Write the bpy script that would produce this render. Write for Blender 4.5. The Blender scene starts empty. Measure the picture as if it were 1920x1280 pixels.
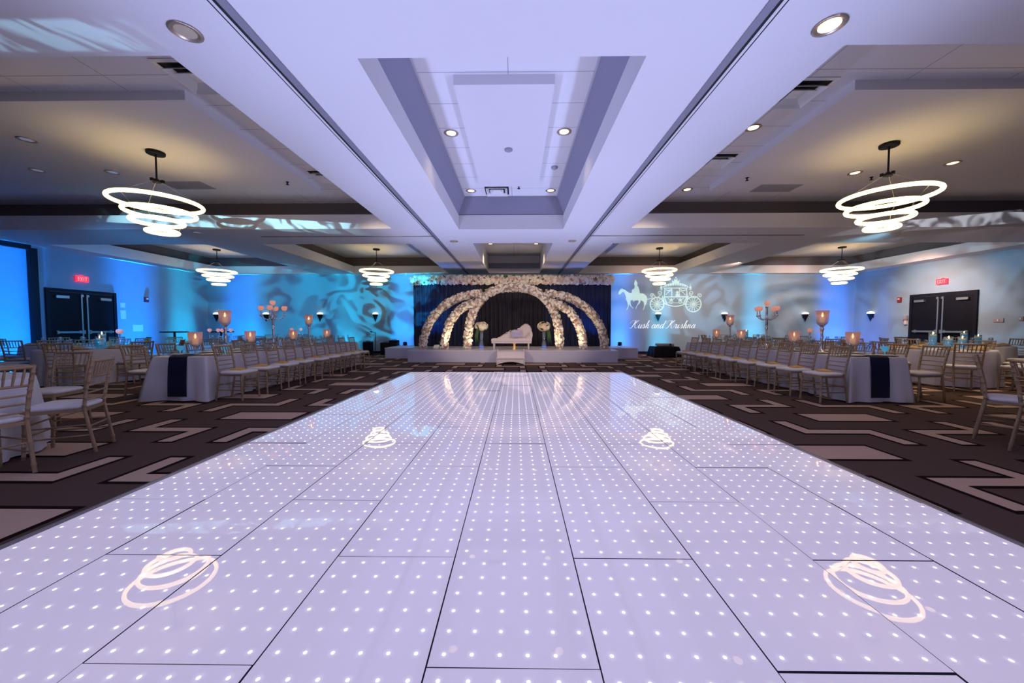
import bpy, math, random
from mathutils import Vector, Matrix
random.seed(7)
sc = bpy.context.scene
col = sc.collection
PI = math.pi
sc.view_settings.view_transform = 'Standard'
sc.view_settings.look = 'None'
sc.view_settings.exposure = 0.0
sc.view_settings.gamma = 1.0

# ------------------------------------------------------------------ mesh builder
class MB:
    def __init__(s): s.v = []; s.f = []; s.m = []; s.sm = []
    def add(s, vs, fs, mi=0, smooth=False):
        o = len(s.v); s.v += [tuple(v) for v in vs]
        for f in fs:
            s.f.append([i + o for i in f]); s.m.append(mi); s.sm.append(smooth)
    def box(s, x0, x1, y0, y1, z0, z1, mi=0, M=None):
        vs = [Vector(p) for p in ((x0,y0,z0),(x1,y0,z0),(x1,y1,z0),(x0,y1,z0),(x0,y0,z1),(x1,y0,z1),(x1,y1,z1),(x0,y1,z1))]
        if M: vs = [M @ v for v in vs]
        s.add(vs, [(0,3,2,1),(4,5,6,7),(0,1,5,4),(1,2,6,5),(2,3,7,6),(3,0,4,7)], mi)
    def cbox(s, c, d, mi=0, M=None, b=0.0):
        x, y, z = c; a, e, g = d[0]/2, d[1]/2, d[2]/2
        if b <= 0: s.box(x-a,x+a,y-e,y+e,z-g,z+g,mi,M); return
        # chamfered vertical and top edges
        def loop(i, zz): return [(x+sx*(a-i) if k%2==0 else x+sx*(a-i), y+sy*(e-i), zz) for k,(sx,sy) in enumerate(((-1,-1),(1,-1),(1,1),(-1,1)))]
        vs = loop(b, z-g)+loop(0, z-g+b)+loop(0, z+g-b)+loop(b, z+g)
        if M: vs = [M @ Vector(v) for v in vs]
        fs = [(3,2,1,0),(12,13,14,15)]
        for r in range(3):
            for k in range(4):
                fs.append((r*4+k, r*4+(k+1)%4, r*4+4+(k+1)%4, r*4+4+k))
        s.add(vs, fs, mi)
    def quad(s, a, b, c, d, mi=0): s.add([a,b,c,d], [(0,1,2,3)], mi)
    def poly(s, pts, mi=0): s.add(pts, [tuple(range(len(pts)))], mi)
    def prism(s, pts, axis, a0, a1, mi=0):
        """pts 2D polygon; axis 'x' -> (y,z), 'y' -> (x,z), 'z' -> (x,y)"""
        def w(p, a): return {'x': (a,p[0],p[1]), 'y': (p[0],a,p[1]), 'z': (p[0],p[1],a)}[axis]
        n = len(pts); vs = [w(p,a0) for p in pts]+[w(p,a1) for p in pts]
        fs = [tuple(range(n))[::-1], tuple(range(n,2*n))]+[(i,(i+1)%n,n+(i+1)%n,n+i) for i in range(n)]
        s.add(vs, fs, mi)
    def tube(s, pts, r, n=8, mi=0, closed=False, caps=True):
        pts = [Vector(p) for p in pts]; N = len(pts)
        rs = r if isinstance(r, (list, tuple)) else [r]*N
        vs = []; up = None
        for i, p in enumerate(pts):
            if closed: t = pts[(i+1)%N]-pts[i-1]
            else: t = pts[min(i+1,N-1)]-pts[max(i-1,0)]
            t.normalize()
            if up is None:
                up = Vector((0,0,1)) if abs(t.z) < .9 else Vector((1,0,0))
            a = t.cross(up); 
            if a.length < 1e-5: a = t.cross(Vector((0,1,0)))
            a.normalize(); b = a.cross(t).normalized(); up = b
            for k in range(n):
                an = 2*PI*k/n; vs.append(p + (a*math.cos(an)+b*math.sin(an))*rs[i])
        fs = []
        M = N if closed else N-1
        for i in range(M):
            j = (i+1)%N
            for k in range(n): fs.append((i*n+k, j*n+k, j*n+(k+1)%n, i*n+(k+1)%n)[::-1])
        s.add(vs, fs, mi, True)
        if caps and not closed:
            s.add(vs[:n], [tuple(range(n))], mi); s.add(vs[-n:], [tuple(range(n))[::-1]], mi)
    def lathe(s, prof, n=16, c=(0,0,0), mi=0, cap=False):
        vs = []
        for r, z in prof:
            for k in range(n):
                a = 2*PI*k/n; vs.append((c[0]+r*math.cos(a), c[1]+r*math.sin(a), c[2]+z))
        fs = []
        for i in range(len(prof)-1):
            for k in range(n): fs.append((i*n+k, i*n+(k+1)%n, (i+1)*n+(k+1)%n, (i+1)*n+k))
        s.add(vs, fs, mi, True)
        if cap:
            m = (len(prof)-1)*n
            s.add(vs[:n], [tuple(range(n))[::-1]], mi); s.add(vs[m:], [tuple(range(n))], mi)
    def ball(s, c, r, n=10, mi=0, sz=1.0):
        prof = [(max(1e-4, r*math.cos(a)), r*math.sin(a)*sz) for a in [(-PI/2)+PI*i/(n//2+1) for i in range(n//2+2)]]
        s.lathe(prof, n, c, mi)
    def torus(s, c, R, r, n=48, k=8, mi=0):
        s.tube([(c[0]+R*math.cos(2*PI*i/n), c[1]+R*math.sin(2*PI*i/n), c[2]) for i in range(n)], r, k, mi, closed=True)
    def mesh(s, name, mats):
        me = bpy.data.meshes.new(name); me.from_pydata(s.v, [], s.f)
        for m in (mats if isinstance(mats, (list, tuple)) else [mats]): me.materials.append(m)
        me.polygons.foreach_set('material_index', s.m); me.polygons.foreach_set('use_smooth', s.sm)
        me.update(); return me
    def obj(s, name, mats, parent=None, loc=None):
        o = bpy.data.objects.new(name, s.mesh(name, mats)); col.objects.link(o)
        if parent: o.parent = parent
        if loc: o.location = loc
        return o

def tag(o, label=None, cat=None, group=None, kind=None):
    if label: o['label'] = label
    if cat: o['category'] = cat
    if group: o['group'] = group
    if kind: o['kind'] = kind
    return o
def thing(name, label, cat, loc=(0,0,0), rz=0.0, group=None):
    o = bpy.data.objects.new(name, None); col.objects.link(o)
    o.empty_display_size = .1
    o.location = loc; o.rotation_euler = (0,0,rz)
    return tag(o, label, cat, group)
def dup(src, loc, rz=0.0, label=None, group=None):
    r = src.copy(); col.objects.link(r); r.location = loc; r.rotation_euler = (0,0,rz)
    if label: r['label'] = label
    if group: r['group'] = group
    for ch in KIDS.get(src.name, []):
        c = ch.copy(); col.objects.link(c); c.parent = r
        for g in KIDS.get(ch.name, []):
            d = g.copy(); col.objects.link(d); d.parent = c
    return r
KIDS = {}
def remember(root):
    for o in list(bpy.data.objects):
        if o.parent is not None:
            KIDS.setdefault(o.parent.name, [])
            if o not in KIDS[o.parent.name]: KIDS[o.parent.name].append(o)
class Spawner:
    """first call moves the prototype itself, later calls copy it"""
    def __init__(s, proto): s.p = proto; s.used = False; remember(proto)
    def __call__(s, loc, rz=0.0, label=None, group=None):
        if not s.used:
            s.used = True; s.p.location = loc; s.p.rotation_euler = (0,0,rz)
            if label: s.p['label'] = label
            if group: s.p['group'] = group
            return s.p
        return dup(s.p, loc, rz, label, group)

# ------------------------------------------------------------------ materials
def srgb(r, g, b):
    f = lambda c: (c/255/12.92 if c/255 <= .04045 else ((c/255+.055)/1.055)**2.4)
    return (f(r), f(g), f(b), 1)
def mat(name, c, rough=.6, metal=0.0, em=None, es=0.0, spec=.5, noise=0.0, nscale=20.0, bump=0.0, bscale=60.0):
    m = bpy.data.materials.new(name); m.use_nodes = True
    nt = m.node_tree; b = nt.nodes['Principled BSDF']
    b.inputs['Base Color'].default_value = c; b.inputs['Roughness'].default_value = rough
    b.inputs['Metallic'].default_value = metal; b.inputs['Specular IOR Level'].default_value = spec
    if em: b.inputs['Emission Color'].default_value = em; b.inputs['Emission Strength'].default_value = es
    tc = None
    if noise or bump:
        tc = nt.nodes.new('ShaderNodeTexCoord')
    if noise:
        n = nt.nodes.new('ShaderNodeTexNoise'); n.inputs['Scale'].default_value = nscale; n.inputs['Detail'].default_value = 3
        nt.links.new(tc.outputs['Object'], n.inputs['Vector'])
        mp = nt.nodes.new('ShaderNodeMapRange'); mp.inputs[3].default_value = 1-noise; mp.inputs[4].default_value = 1+noise
        nt.links.new(n.outputs['Fac'], mp.inputs[0])
        mx = nt.nodes.new('ShaderNodeVectorMath'); mx.operation = 'SCALE'
        mx.inputs[0].default_value = c[:3]; nt.links.new(mp.outputs[0], mx.inputs['Scale'])
        nt.links.new(mx.outputs[0], b.inputs['Base Color'])
    if bump:
        n = nt.nodes.new('ShaderNodeTexNoise'); n.inputs['Scale'].default_value = bscale; n.inputs['Detail'].default_value = 3
        nt.links.new(tc.outputs['Object'], n.inputs['Vector'])
        bp = nt.nodes.new('ShaderNodeBump'); bp.inputs['Strength'].default_value = bump; bp.inputs['Distance'].default_value = .01
        nt.links.new(n.outputs['Fac'], bp.inputs['Height']); nt.links.new(bp.outputs[0], b.inputs['Normal'])
    return m
def glassy(name, c, fac=.25, rough=.05):
    m = bpy.data.materials.new(name); m.use_nodes = True; nt = m.node_tree; nt.nodes.clear()
    o = nt.nodes.new('ShaderNodeOutputMaterial'); mx = nt.nodes.new('ShaderNodeMixShader'); mx.inputs[0].default_value = fac
    t = nt.nodes.new('ShaderNodeBsdfTransparent'); t.inputs[0].default_value = c
    g = nt.nodes.new('ShaderNodeBsdfGlossy'); g.inputs['Roughness'].default_value = rough
    nt.links.new(t.outputs[0], mx.inputs[1]); nt.links.new(g.outputs[0], mx.inputs[2]); nt.links.new(mx.outputs[0], o.inputs[0])
    return m

M = {}
M['paint'] = mat('ceiling_paint', (.78,.77,.79,1), .8, spec=.15)
M['wall'] = mat('wall_paint', (.29,.43,.56,1), .75, spec=.2, noise=.04, nscale=3)
M['soffit'] = M['paint']
M['panelwhite'] = mat('cloud_panel', (.76,.75,.78,1), .85, spec=.1)
M['dark'] = mat('dark_gap', (.012,.012,.016,1), .8)
M['track'] = mat('track_metal', (.30,.30,.36,1), .5, .3)
M['black'] = mat('black_paint', (.006,.007,.014,1), .6, spec=.2)
M['doorblack'] = mat('door_black', (.006,.007,.014,1), .6, spec=.15, noise=.1, nscale=6)
M['steel'] = mat('brushed_steel', (.45,.46,.5,1), .35, .9)
M['silver'] = mat('silver', (.78,.76,.8,1), .18, 1.0)
M['gold'] = mat('champagne_gold', (.40,.27,.165,1), .42, .35, noise=.12, nscale=30)
M['cushion'] = mat('white_cushion', (.78,.76,.78,1), .9, spec=.1, bump=.15, bscale=120)
M['cloth'] = mat('white_linen', (.76,.74,.79,1), .92, spec=.08, bump=.12, bscale=300)
M['navy'] = mat('navy_satin', (.006,.010,.045,1), .45, noise=.3, nscale=8)
M['napkin'] = mat('gold_napkin', (.72,.44,.14,1), .55, .1)
M['plate'] = mat('white_plate', (.8,.78,.78,1), .25)
M['charger'] = mat('gold_charger', (.55,.38,.2,1), .3, .6)
M['glass'] = glassy('clear_glass', (.84,.95,1,1), .34)
M['glassteal'] = mat('teal_water', (.0,.22,.34,1), .15, em=(.0,.30,.55,1), es=.5)
M['flame'] = mat('flame', (1,.7,.3,1), .5, em=(1,.62,.22,1), es=9)
M['wax'] = mat('candle_wax', (.85,.75,.6,1), .5, em=(1,.55,.2,1), es=.5)
def frosted(name):
    m = bpy.data.materials.new(name); m.use_nodes = True; nt = m.node_tree
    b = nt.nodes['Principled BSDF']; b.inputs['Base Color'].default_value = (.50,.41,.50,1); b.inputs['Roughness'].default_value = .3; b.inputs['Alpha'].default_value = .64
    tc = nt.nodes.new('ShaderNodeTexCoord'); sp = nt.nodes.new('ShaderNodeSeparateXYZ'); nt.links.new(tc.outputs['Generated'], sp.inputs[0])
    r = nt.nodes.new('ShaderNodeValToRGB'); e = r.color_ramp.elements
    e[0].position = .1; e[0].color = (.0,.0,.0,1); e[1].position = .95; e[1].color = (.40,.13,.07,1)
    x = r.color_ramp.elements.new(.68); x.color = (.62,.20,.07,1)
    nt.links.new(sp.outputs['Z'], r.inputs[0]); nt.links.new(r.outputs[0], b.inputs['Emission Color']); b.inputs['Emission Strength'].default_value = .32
    return m
M['frost'] = frosted('frosted_mercury_glass')
M['carpet'] = mat('carpet_brown', srgb(92,74,68), .95, spec=.05, noise=.18, nscale=160)
M['carpet_light'] = mat('carpet_beige', srgb(196,166,148), .95, spec=.05, noise=.08, nscale=160)
M['carpet_dark'] = mat('carpet_outline', srgb(32,20,20), .95, spec=.05)
M['ring'] = mat('led_ring', (1,.95,.8,1), .4, em=(1,.72,.29,1), es=4.0)
M['lens_on'] = mat('lens_lit', (1,.9,.7,1), .4, em=(1,.74,.42,1), es=2.2)
M['lens_off'] = mat('lens_unlit', (.55,.5,.48,1), .25, .6, em=(.8,.7,.6,1), es=.15)
M['trimring'] = mat('downlight_trim', (.55,.45,.36,1), .3, .7)
M['fl_cream'] = mat('petal_cream', (.84,.76,.63,1), .8, spec=.1)
M['fl_pink'] = mat('petal_blush', (.70,.53,.46,1), .8, spec=.1)
M['fl_rose'] = mat('petal_rose', (.46,.24,.21,1), .8, spec=.1)
M['fl_white'] = mat('petal_white', (.88,.83,.75,1), .8, spec=.1)
M['leaf'] = mat('leaf_green', (.06,.14,.04,1), .6)
M['stage'] = mat('stage_white', (.78,.75,.80,1), .22, noise=.02, nscale=2)
M['skirt'] = mat('stage_skirt', (.62,.60,.72,1), .7)
M['ivory'] = mat('ivory_lacquer', (.78,.70,.70,1), .35)
M['ivorycloth'] = mat('ivory_fabric', (.76,.66,.64,1), .8)
M['giltwood'] = mat('gilt_wood_glow', (.85,.5,.18,1), .3, .5, em=(1,.5,.12,1), es=.25)  # gilding with a warm glow put in as emission
M['pillow'] = mat('lilac_pillow', (.46,.44,.62,1), .7)
M['curtain_blue'] = mat('navy_drape', (.007,.014,.060,1), .7, noise=.2, nscale=4)
M['curtain_black'] = mat('dark_drape', (.010,.008,.020,1), .7, noise=.2, nscale=4)
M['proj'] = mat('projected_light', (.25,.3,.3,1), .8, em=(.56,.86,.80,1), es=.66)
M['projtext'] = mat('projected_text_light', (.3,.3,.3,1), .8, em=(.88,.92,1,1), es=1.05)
M['exitred'] = mat('exit_red', (.9,.05,.05,1), .4, em=(1,.015,.05,1), es=1.6)
M['exitletter'] = mat('exit_letter', (1,.3,.3,1), .4, em=(1,.16,.17,1), es=2.0)
M['alarm'] = mat('alarm_red', (.28,.02,.03,1), .4)
M['white'] = mat('white_plastic', (.8,.8,.8,1), .4)
M['grey'] = mat('grey_panel', (.34,.34,.40,1), .6)
M['paper'] = mat('paper', (.7,.72,.75,1), .8)
M['sconceglass'] = mat('sconce_glass', (1,.95,.85,1), .4, em=(1,.88,.68,1), es=1.6)

# ------------------------------------------------------------------ camera (1.21 m high, wide lens)
pit, yaw, F = .04168, .01196, 684.0
cy_, sy_, cp_, sp_ = math.cos(yaw), math.sin(yaw), math.cos(pit), math.sin(pit)
R_ = Vector((cy_, sy_, 0)); D_ = Vector((-sy_*cp_, cy_*cp_, -sp_)); U_ = Vector((-sy_*sp_, cy_*sp_, cp_))
cam = bpy.data.cameras.new('camera'); co = bpy.data.objects.new('camera', cam); col.objects.link(co)
cam.sensor_width = 36; cam.lens = F/1920*36; cam.clip_start = .05; cam.clip_end = 100
mw = Matrix.Identity(4)
for i in range(3): mw[i][0] = R_[i]; mw[i][1] = U_[i]; mw[i][2] = -D_[i]; mw[i][3] = (0,0,1.214)[i]
co.matrix_world = mw
sc.camera = co

# ------------------------------------------------------------------ room dimensions
XL, XR, YB, YF = -13.75, 14.75, 16.15, -4.0
ZS, ZT, ZL = 3.5, 4.23, 3.83          # soffit, upper ceiling, top of soffit slab
def struct(o): return tag(o, kind='structure')

# carpet floor with its woven pattern (one mesh)
b = MB()
b.quad((XL,YF,0),(XR,YF,0),(XR,YB,0),(XL,YB,0),0)
PX, PY = 1.295, 1.36
def inlay(loop_in, loop_out):
    b.poly([(x,y,.0012) for x,y in loop_out], 2); b.poly([(x,y,.0024) for x,y in loop_in], 1)
def zshape(cx, cy, sgn, g):
    # Z band: arm up at the left, bar, arm down at the right (sgn mirrors it); g widens it for the outline
    w = .15; hx = .43; hb = .072; ha = .45
    p = [(-hx-g, ha+g), (-hx+w+g, ha+g), (-hx+w+g, hb+g), (hx+g, hb+g), (hx+g, -ha-g), (hx-w-g, -ha-g), (hx-w-g, -hb-g), (-hx-g, -hb-g)]
    return [(cx+sgn*x, cy+y) for x,y in (p if sgn > 0 else p[::-1])][::-1]
for i in range(-14, 10):
    for j in range(-4, 10):
        cx, cy = 3.71+PX*i, 2.84+PY*j
        if XL+.6 < cx < XR-.6 and YF+.6 < cy < YB-.6:
            sgn = -1 if (i+j)%2 == 0 else 1
            inlay(zshape(cx,cy,sgn,0), zshape(cx,cy,sgn,.045))
        rx, ry = 3.71+PX*i+PX/2, 3.51+PY*j
        if (i+1+j)%2 == 0 and XL+.6 < rx < XR-.6 and YF+.5 < ry < YB-.5:
            rr = lambda g: [(rx-.47-g,ry-.185-g),(rx+.47+g,ry-.185-g),(rx+.47+g,ry+.185+g),(rx-.47-g,ry+.185+g)]
            inlay(rr(0), rr(.045))
struct(b.obj('floor', [M['carpet'], M['carpet_light'], M['carpet_dark']]))

# walls
def wall(name, a, c):
    b = MB(); (x0,y0),(x1,y1) = a, c
    b.box(min(x0,x1),max(x0,x1),min(y0,y1),max(y0,y1),0,4.6); struct(b.obj(name, M['wall']))
wall('wall_back', (XL-.2,YB),(XR+.2,YB+.2)); wall('wall_front', (XL-.2,YF-.2),(XR+.2,YF))
wall('wall_left', (XL-.2,YF),(XL,YB)); wall('wall_right', (XR,YF),(XR+.2,YB))
def boxobj(name, m, x0,x1,y0,y1,z0,z1, st=True):
    b = MB(); b.box(x0,x1,y0,y1,z0,z1); o = b.obj(name, m)
    return struct(o) if st else o
boxobj('baseboard_back', M['black'], XL,XR,YB-.015,YB,0,.11)
boxobj('baseboard_left', M['black'], XL,XL+.015,YF,10.1,0,.11)
boxobj('baseboard_right', M['black'], XR-.015,XR,YF,11.8,0,.11)

# ceiling: soffit slab with coffer openings, upper tile ceiling, dropped cloud panels
HOLES = [(-1.36,1.10,3.2,8.7), (-1.2,1.0,10.15,15.85), (-12.9,-2.93,3.15,8.62), (2.67,13.9,3.1,8.62),
         (-7.08,-2.93,10.2,15.9), (-13.1,-8.66,10.2,15.9), (2.67,6.78,10.2,15.9), (8.3,14.1,10.2,15.9),
         (-12.9,-2.93,-3.7,1.6), (2.67,13.9,-3.7,1.6)]
xs = sorted({XL,XR}|{h[0] for h in HOLES}|{h[1] for h in HOLES}); ys = sorted({YF,YB}|{h[2] for h in HOLES}|{h[3] for h in HOLES})
b = MB()
for i in range(len(xs)-1):
    for j in range(len(ys)-1):
        mx, my = (xs[i]+xs[i+1])/2, (ys[j]+ys[j+1])/2
        if any(h[0] < mx < h[1] and h[2] < my < h[3] for h in HOLES): continue
        x0,x1,y0,y1 = xs[i],xs[i+1],ys[j],ys[j+1]
        b.quad((x0,y0,ZS),(x0,y1,ZS),(x1,y1,ZS),(x1,y0,ZS)); b.quad((x0,y0,ZL),(x1,y0,ZL),(x1,y1,ZL),(x0,y1,ZL))
for k, (x0,x1,y0,y1) in enumerate(HOLES):
    zt = ZT if k == 1 else ZL
    b.quad((x0,y0,ZS),(x0,y1,ZS),(x0,y1,zt),(x0,y0,zt)); b.quad((x1,y0,ZS),(x1,y0,zt),(x1,y1,zt),(x1,y1,ZS))
    b.quad((x0,y0,ZS),(x0,y0,zt),(x1,y0,zt),(x1,y0,ZS)); b.quad((x0,y1,ZS),(x1,y1,ZS),(x1,y1,zt),(x0,y1,zt))
struct(b.obj('ceiling', M['paint']))
# upper tiles: 2 ft grid lines from a brick texture in object space
def tile_mat():
    m = mat('ceiling_tile', (.78,.77,.79,1), .85, spec=.1); nt = m.node_tree; bs = nt.nodes['Principled BSDF']
    tc = nt.nodes.new('ShaderNodeTexCoord'); mp = nt.nodes.new('ShaderNodeMapping'); mp.inputs['Location'].default_value = (.10,.42,0)
    br = nt.nodes.new('ShaderNodeTexBrick'); br.offset = 0; br.inputs['Scale'].default_value = 1
    br.inputs['Brick Width'].default_value = 1.22; br.inputs['Row Height'].default_value = .61; br.inputs['Mortar Size'].default_value = .006; br.inputs['Mortar Smooth'].default_value = .1
    br.inputs['Color1'].default_value = br.inputs['Color2'].default_value = (.78,.77,.79,1); br.inputs['Mortar'].default_value = (.42,.41,.46,1)
    nt.links.new(tc.outputs['Object'], mp.inputs[0]); nt.links.new(mp.outputs[0], br.inputs[0]); nt.links.new(br.outputs[0], bs.inputs['Base Color'])
    return m
M['tile'] = tile_mat()
b = MB(); b.box(XL,XR,YF,YB,ZT,ZT+.15); struct(b.obj('ceiling_tiles', M['tile']))
# recess backs behind the coffer ledges
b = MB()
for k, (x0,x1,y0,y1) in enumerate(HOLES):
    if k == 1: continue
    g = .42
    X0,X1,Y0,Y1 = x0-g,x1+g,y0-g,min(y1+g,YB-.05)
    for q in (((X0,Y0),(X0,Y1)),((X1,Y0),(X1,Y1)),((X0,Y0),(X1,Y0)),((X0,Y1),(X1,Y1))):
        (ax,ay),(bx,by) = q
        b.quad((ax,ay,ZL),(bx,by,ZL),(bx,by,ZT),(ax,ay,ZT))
struct(b.obj('ceiling_recess', mat('recess_shade', (.17,.15,.16,1), .9, spec=.1)))  # shade of the unlit recess put into a dark base colour
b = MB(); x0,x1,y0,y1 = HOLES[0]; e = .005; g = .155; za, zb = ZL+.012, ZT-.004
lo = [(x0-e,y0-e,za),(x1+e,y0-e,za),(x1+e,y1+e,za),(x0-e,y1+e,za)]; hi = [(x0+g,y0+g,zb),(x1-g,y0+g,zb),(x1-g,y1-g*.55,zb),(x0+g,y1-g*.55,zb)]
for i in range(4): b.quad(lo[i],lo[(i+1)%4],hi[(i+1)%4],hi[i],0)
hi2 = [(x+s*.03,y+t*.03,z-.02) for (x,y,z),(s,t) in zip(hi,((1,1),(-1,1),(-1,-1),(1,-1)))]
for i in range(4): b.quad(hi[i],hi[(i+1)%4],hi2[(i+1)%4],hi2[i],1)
struct(b.obj('ceiling_cove', [mat('cove_shade', (.34,.34,.44,1), .85, spec=.1), M['paint']]))  # shading of the sloped cove put into a darker blue-grey
def cloud(name, x0,x1,y0,y1):
    b = MB(); b.box(x0,x1,y0,y1,ZT-.12,ZT); struct(b.obj(name, M['panelwhite']))
cloud('ceiling_panel', -.76,.46,4.5,7.7); cloud('ceiling_panel', -11.6,-4.25,4.75,8.0); cloud('ceiling_panel', 4.15,12.6,4.65,8.0)
cloud('ceiling_panel', -6.3,-3.9,11.6,14.9); cloud('ceiling_panel', -12.2,-9.6,11.6,14.9); cloud('ceiling_panel', 3.6,6.0,11.6,14.9); cloud('ceiling_panel', 9.3,13.0,11.6,14.9)
# operable-wall tracks in the soffit
b = MB()
for x, s in ((-2.08,-1),(1.82,1)):
    b.box(x-.045,x+.045,YF,YB-.1,ZS-.012,ZS+.001,0); b.box(x-.012+s*.034,x+.012+s*.034,YF,YB-.1,ZS-.014,ZS-.0118,1)
    b.box(x+s*.085,x+s*.092,YF,YB-.1,ZS-.004,ZS+.001,1)
for x0,x1 in ((-6.5,-2.13),(1.87,7.2)):
    b.box(x0,x1,9.3,9.36,ZS-.01,ZS+.001,0); b.box(x0,x1,9.32,9.335,ZS-.012,ZS-.009,1)
struct(b.obj('trim_1', [M['track'], M['dark']]))
# linear grille in the centre fascia
t = thing('air_grille', 'long grey linear air grille on the bulkhead above the stage', 'air grille', (-.12,15.835,3.82))
b = MB(); b.box(-1.13,1.13,-.012,.0,-.11,.11); b.obj('backing', M['grey'], t)
b = MB()
for k in range(7): b.box(-1.13,1.13,-.03,-.012,-.105+.035*k-.006,-.105+.035*k+.006)
b.obj('slat', M['grey'], t)

# left wall partition post and header
boxobj('trim_2', M['black'], XL,XL+.09,10.16,10.34,0,3.42)
boxobj('trim_3', M['black'], XL,XL+.10,YF,10.2,3.36,3.5)

# ------------------------------------------------------------------ doors, exit signs, wall devices
def door(name, x, s, y0, y1, h):
    """double door on a side wall; s=+1: room is towards +x"""
    r = bpy.data.objects.new(name, None); col.objects.link(r); r.location = (x,0,0); tag(r, kind='structure')
    b = MB()
    b.box(0,s*.05,y0-.09,y0,0,h+.09) if s>0 else b.box(s*.05,0,y0-.09,y0,0,h+.09)
    a0,a1 = (0,.05) if s>0 else (-.05,0)
    b.box(a0,a1,y1,y1+.09,0,h+.09); b.box(a0,a1,y0,y1,h,h+.09); b.obj('frame', M['black'], r)
    mid = (y0+y1)/2
    for lo, hi, hinge in ((y0+.01,mid-.004,0),(mid+.004,y1-.01,1)):
        b = MB(); c0,c1 = (.004,.035) if s>0 else (-.035,-.004); b.box(c0,c1,lo,hi,.01,h-.01)
        lf = b.obj('door_leaf', M['doorblack'], r)
        b = MB(); q0,q1 = sorted((s*.05,s*.11)); b.box(q0,q1,lo+.08,hi-.08,1.0,1.06); b.box(*sorted((s*.03,s*.06)),lo+.1,lo+.16,.98,1.08); b.box(*sorted((s*.03,s*.06)),hi-.16,hi-.1,.98,1.08)
        b.obj('push_bar', M['steel'], lf)
        b = MB(); e0 = lo+.1 if hinge == 0 else hi-.42; b.box(*sorted((s*.035,s*.1)),e0,e0+.32,h-.2,h-.12); b.obj('door_closer', M['steel'], lf)
        b = MB(); e = hi-.09 if hinge == 0 else lo+.05; b.box(*sorted((s*.035,s*.06)),e,e+.04,.12,h-.05); b.cbox((s*.06,e+.02,h-.09),(.05,.07,.07)); b.cbox((s*.06,e+.02,1.03),(.06,.09,.12)); b.obj('latch_rod', M['steel'], lf)
    return r
door('door_1', XL, 1, 10.6, 12.3, 2.26); door('door_2', XR, -1, 11.95, 13.78, 2.29)
def exit_sign(x, s, y, z, label):
    t = thing('exit_sign', label, 'exit sign', (x,y,z))
    b = MB(); b.box(*sorted((s*.02,s*.08)),-.2,.2,-.11,.11); b.box(*sorted((0,s*.03)),-.05,.05,.08,.15); b.obj('housing', M['exitred'], t)
    b = MB(); X = s*.084
    def bar(u0,w0,u1,w1,th=.02):
        # a stroke in the sign face; u runs to the viewer's right
        d = Vector((u1-u0,w1-w0)); n = Vector((-d.y,d.x)).normalized()*th/2
        k = -1 if s < 0 else 1
        pts = [(u0+n.x,w0+n.y),(u1+n.x,w1+n.y),(u1-n.x,w1-n.y),(u0-n.x,w0-n.y)]
        b.poly([(X,p[0]*k,p[1]) for p in pts])
    o = -.15
    for z0 in (-.06,0,.06): bar(o,z0,o+.055,z0)
    bar(o+.008,-.07,o+.008,.07)
    bar(o+.08,-.07,o+.14,.07); bar(o+.08,.07,o+.14,-.07)
    bar(o+.185,-.07,o+.185,.07)
    bar(o+.22,.06,o+.30,.06); bar(o+.26,-.07,o+.26,.07)
    b.obj('lettering', M['exitletter'], t); t.scale = (.82,.82,.82)
exit_sign(XL, 1, 11.42, 2.70, 'glowing red exit sign above the double doors on the blue wall')
exit_sign(XR, -1, 12.86, 2.76, 'glowing red exit sign above the double doors on the grey wall')
t = thing('fire_alarm', 'small red fire alarm strobe on the wall left of the right doors', 'fire alarm', (XR,14.25,2.23))
b = MB(); b.cbox((-.03,0,0),(.06,.13,.19),b=.01); b.obj('housing', M['alarm'], t)
b = MB(); b.cbox((-.065,0,.03),(.02,.07,.05)); b.obj('strobe_lens', M['white'], t)
t = thing('fire_alarm', 'dark fire alarm strobe on the blue wall right of the left doors', 'fire alarm', (XL,13.42,2.2))
b = MB(); b.cbox((.03,0,0),(.06,.13,.19),b=.01); b.obj('housing', M['alarm'], t)
b = MB(); b.cbox((.065,0,.03),(.02,.07,.05)); b.obj('strobe_lens', M['white'], t)
t = thing('wall_phone', 'grey wall-mounted control box beside the right double doors', 'control box', (XR,13.99,1.48))
b = MB(); b.cbox((-.04,0,.06),(.08,.13,.18),b=.01); b.obj('housing', M['grey'], t)
b = MB(); b.cbox((-.03,0,-.12),(.05,.09,.16)); b.obj('lower_panel', M['white'], t)
for k,(y,z,d,lab) in enumerate(((11.35,1.40,(.02,.24,.12),'wide beige switch plate on the wall right of the right doors'),(10.85,1.44,(.02,.09,.13),'small switch plate on the grey wall, nearer the corner of the pair'),(10.68,1.44,(.02,.09,.13),'small switch plate on the grey wall at the photo edge'))):
    t = thing('switch_plate', lab, 'switch plate', (XR,y,z)); b = MB(); b.cbox((-.01,0,0),d,b=.004); b.obj('cover_plate', M['grey'], t)
    b = MB(); b.cbox((-.025,0,0),(.015,.03,.05)); b.obj('switch', M['white'], t)
for k,(y,z,w,h,lab) in enumerate(((12.62,1.95,.16,.16,'small paper notice high beside the left double doors'),(12.62,1.62,.18,.3,'tall paper notice beside the left double doors'),(13.1,1.15,.36,.24,'wide paper notice low on the blue wall'))):
    b = MB(); b.box(XL+.002,XL+.006,y-w/2,y+w/2,z-h/2,z+h/2); tag(b.obj('paper_notice', M['paper']), lab, 'notice')

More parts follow.
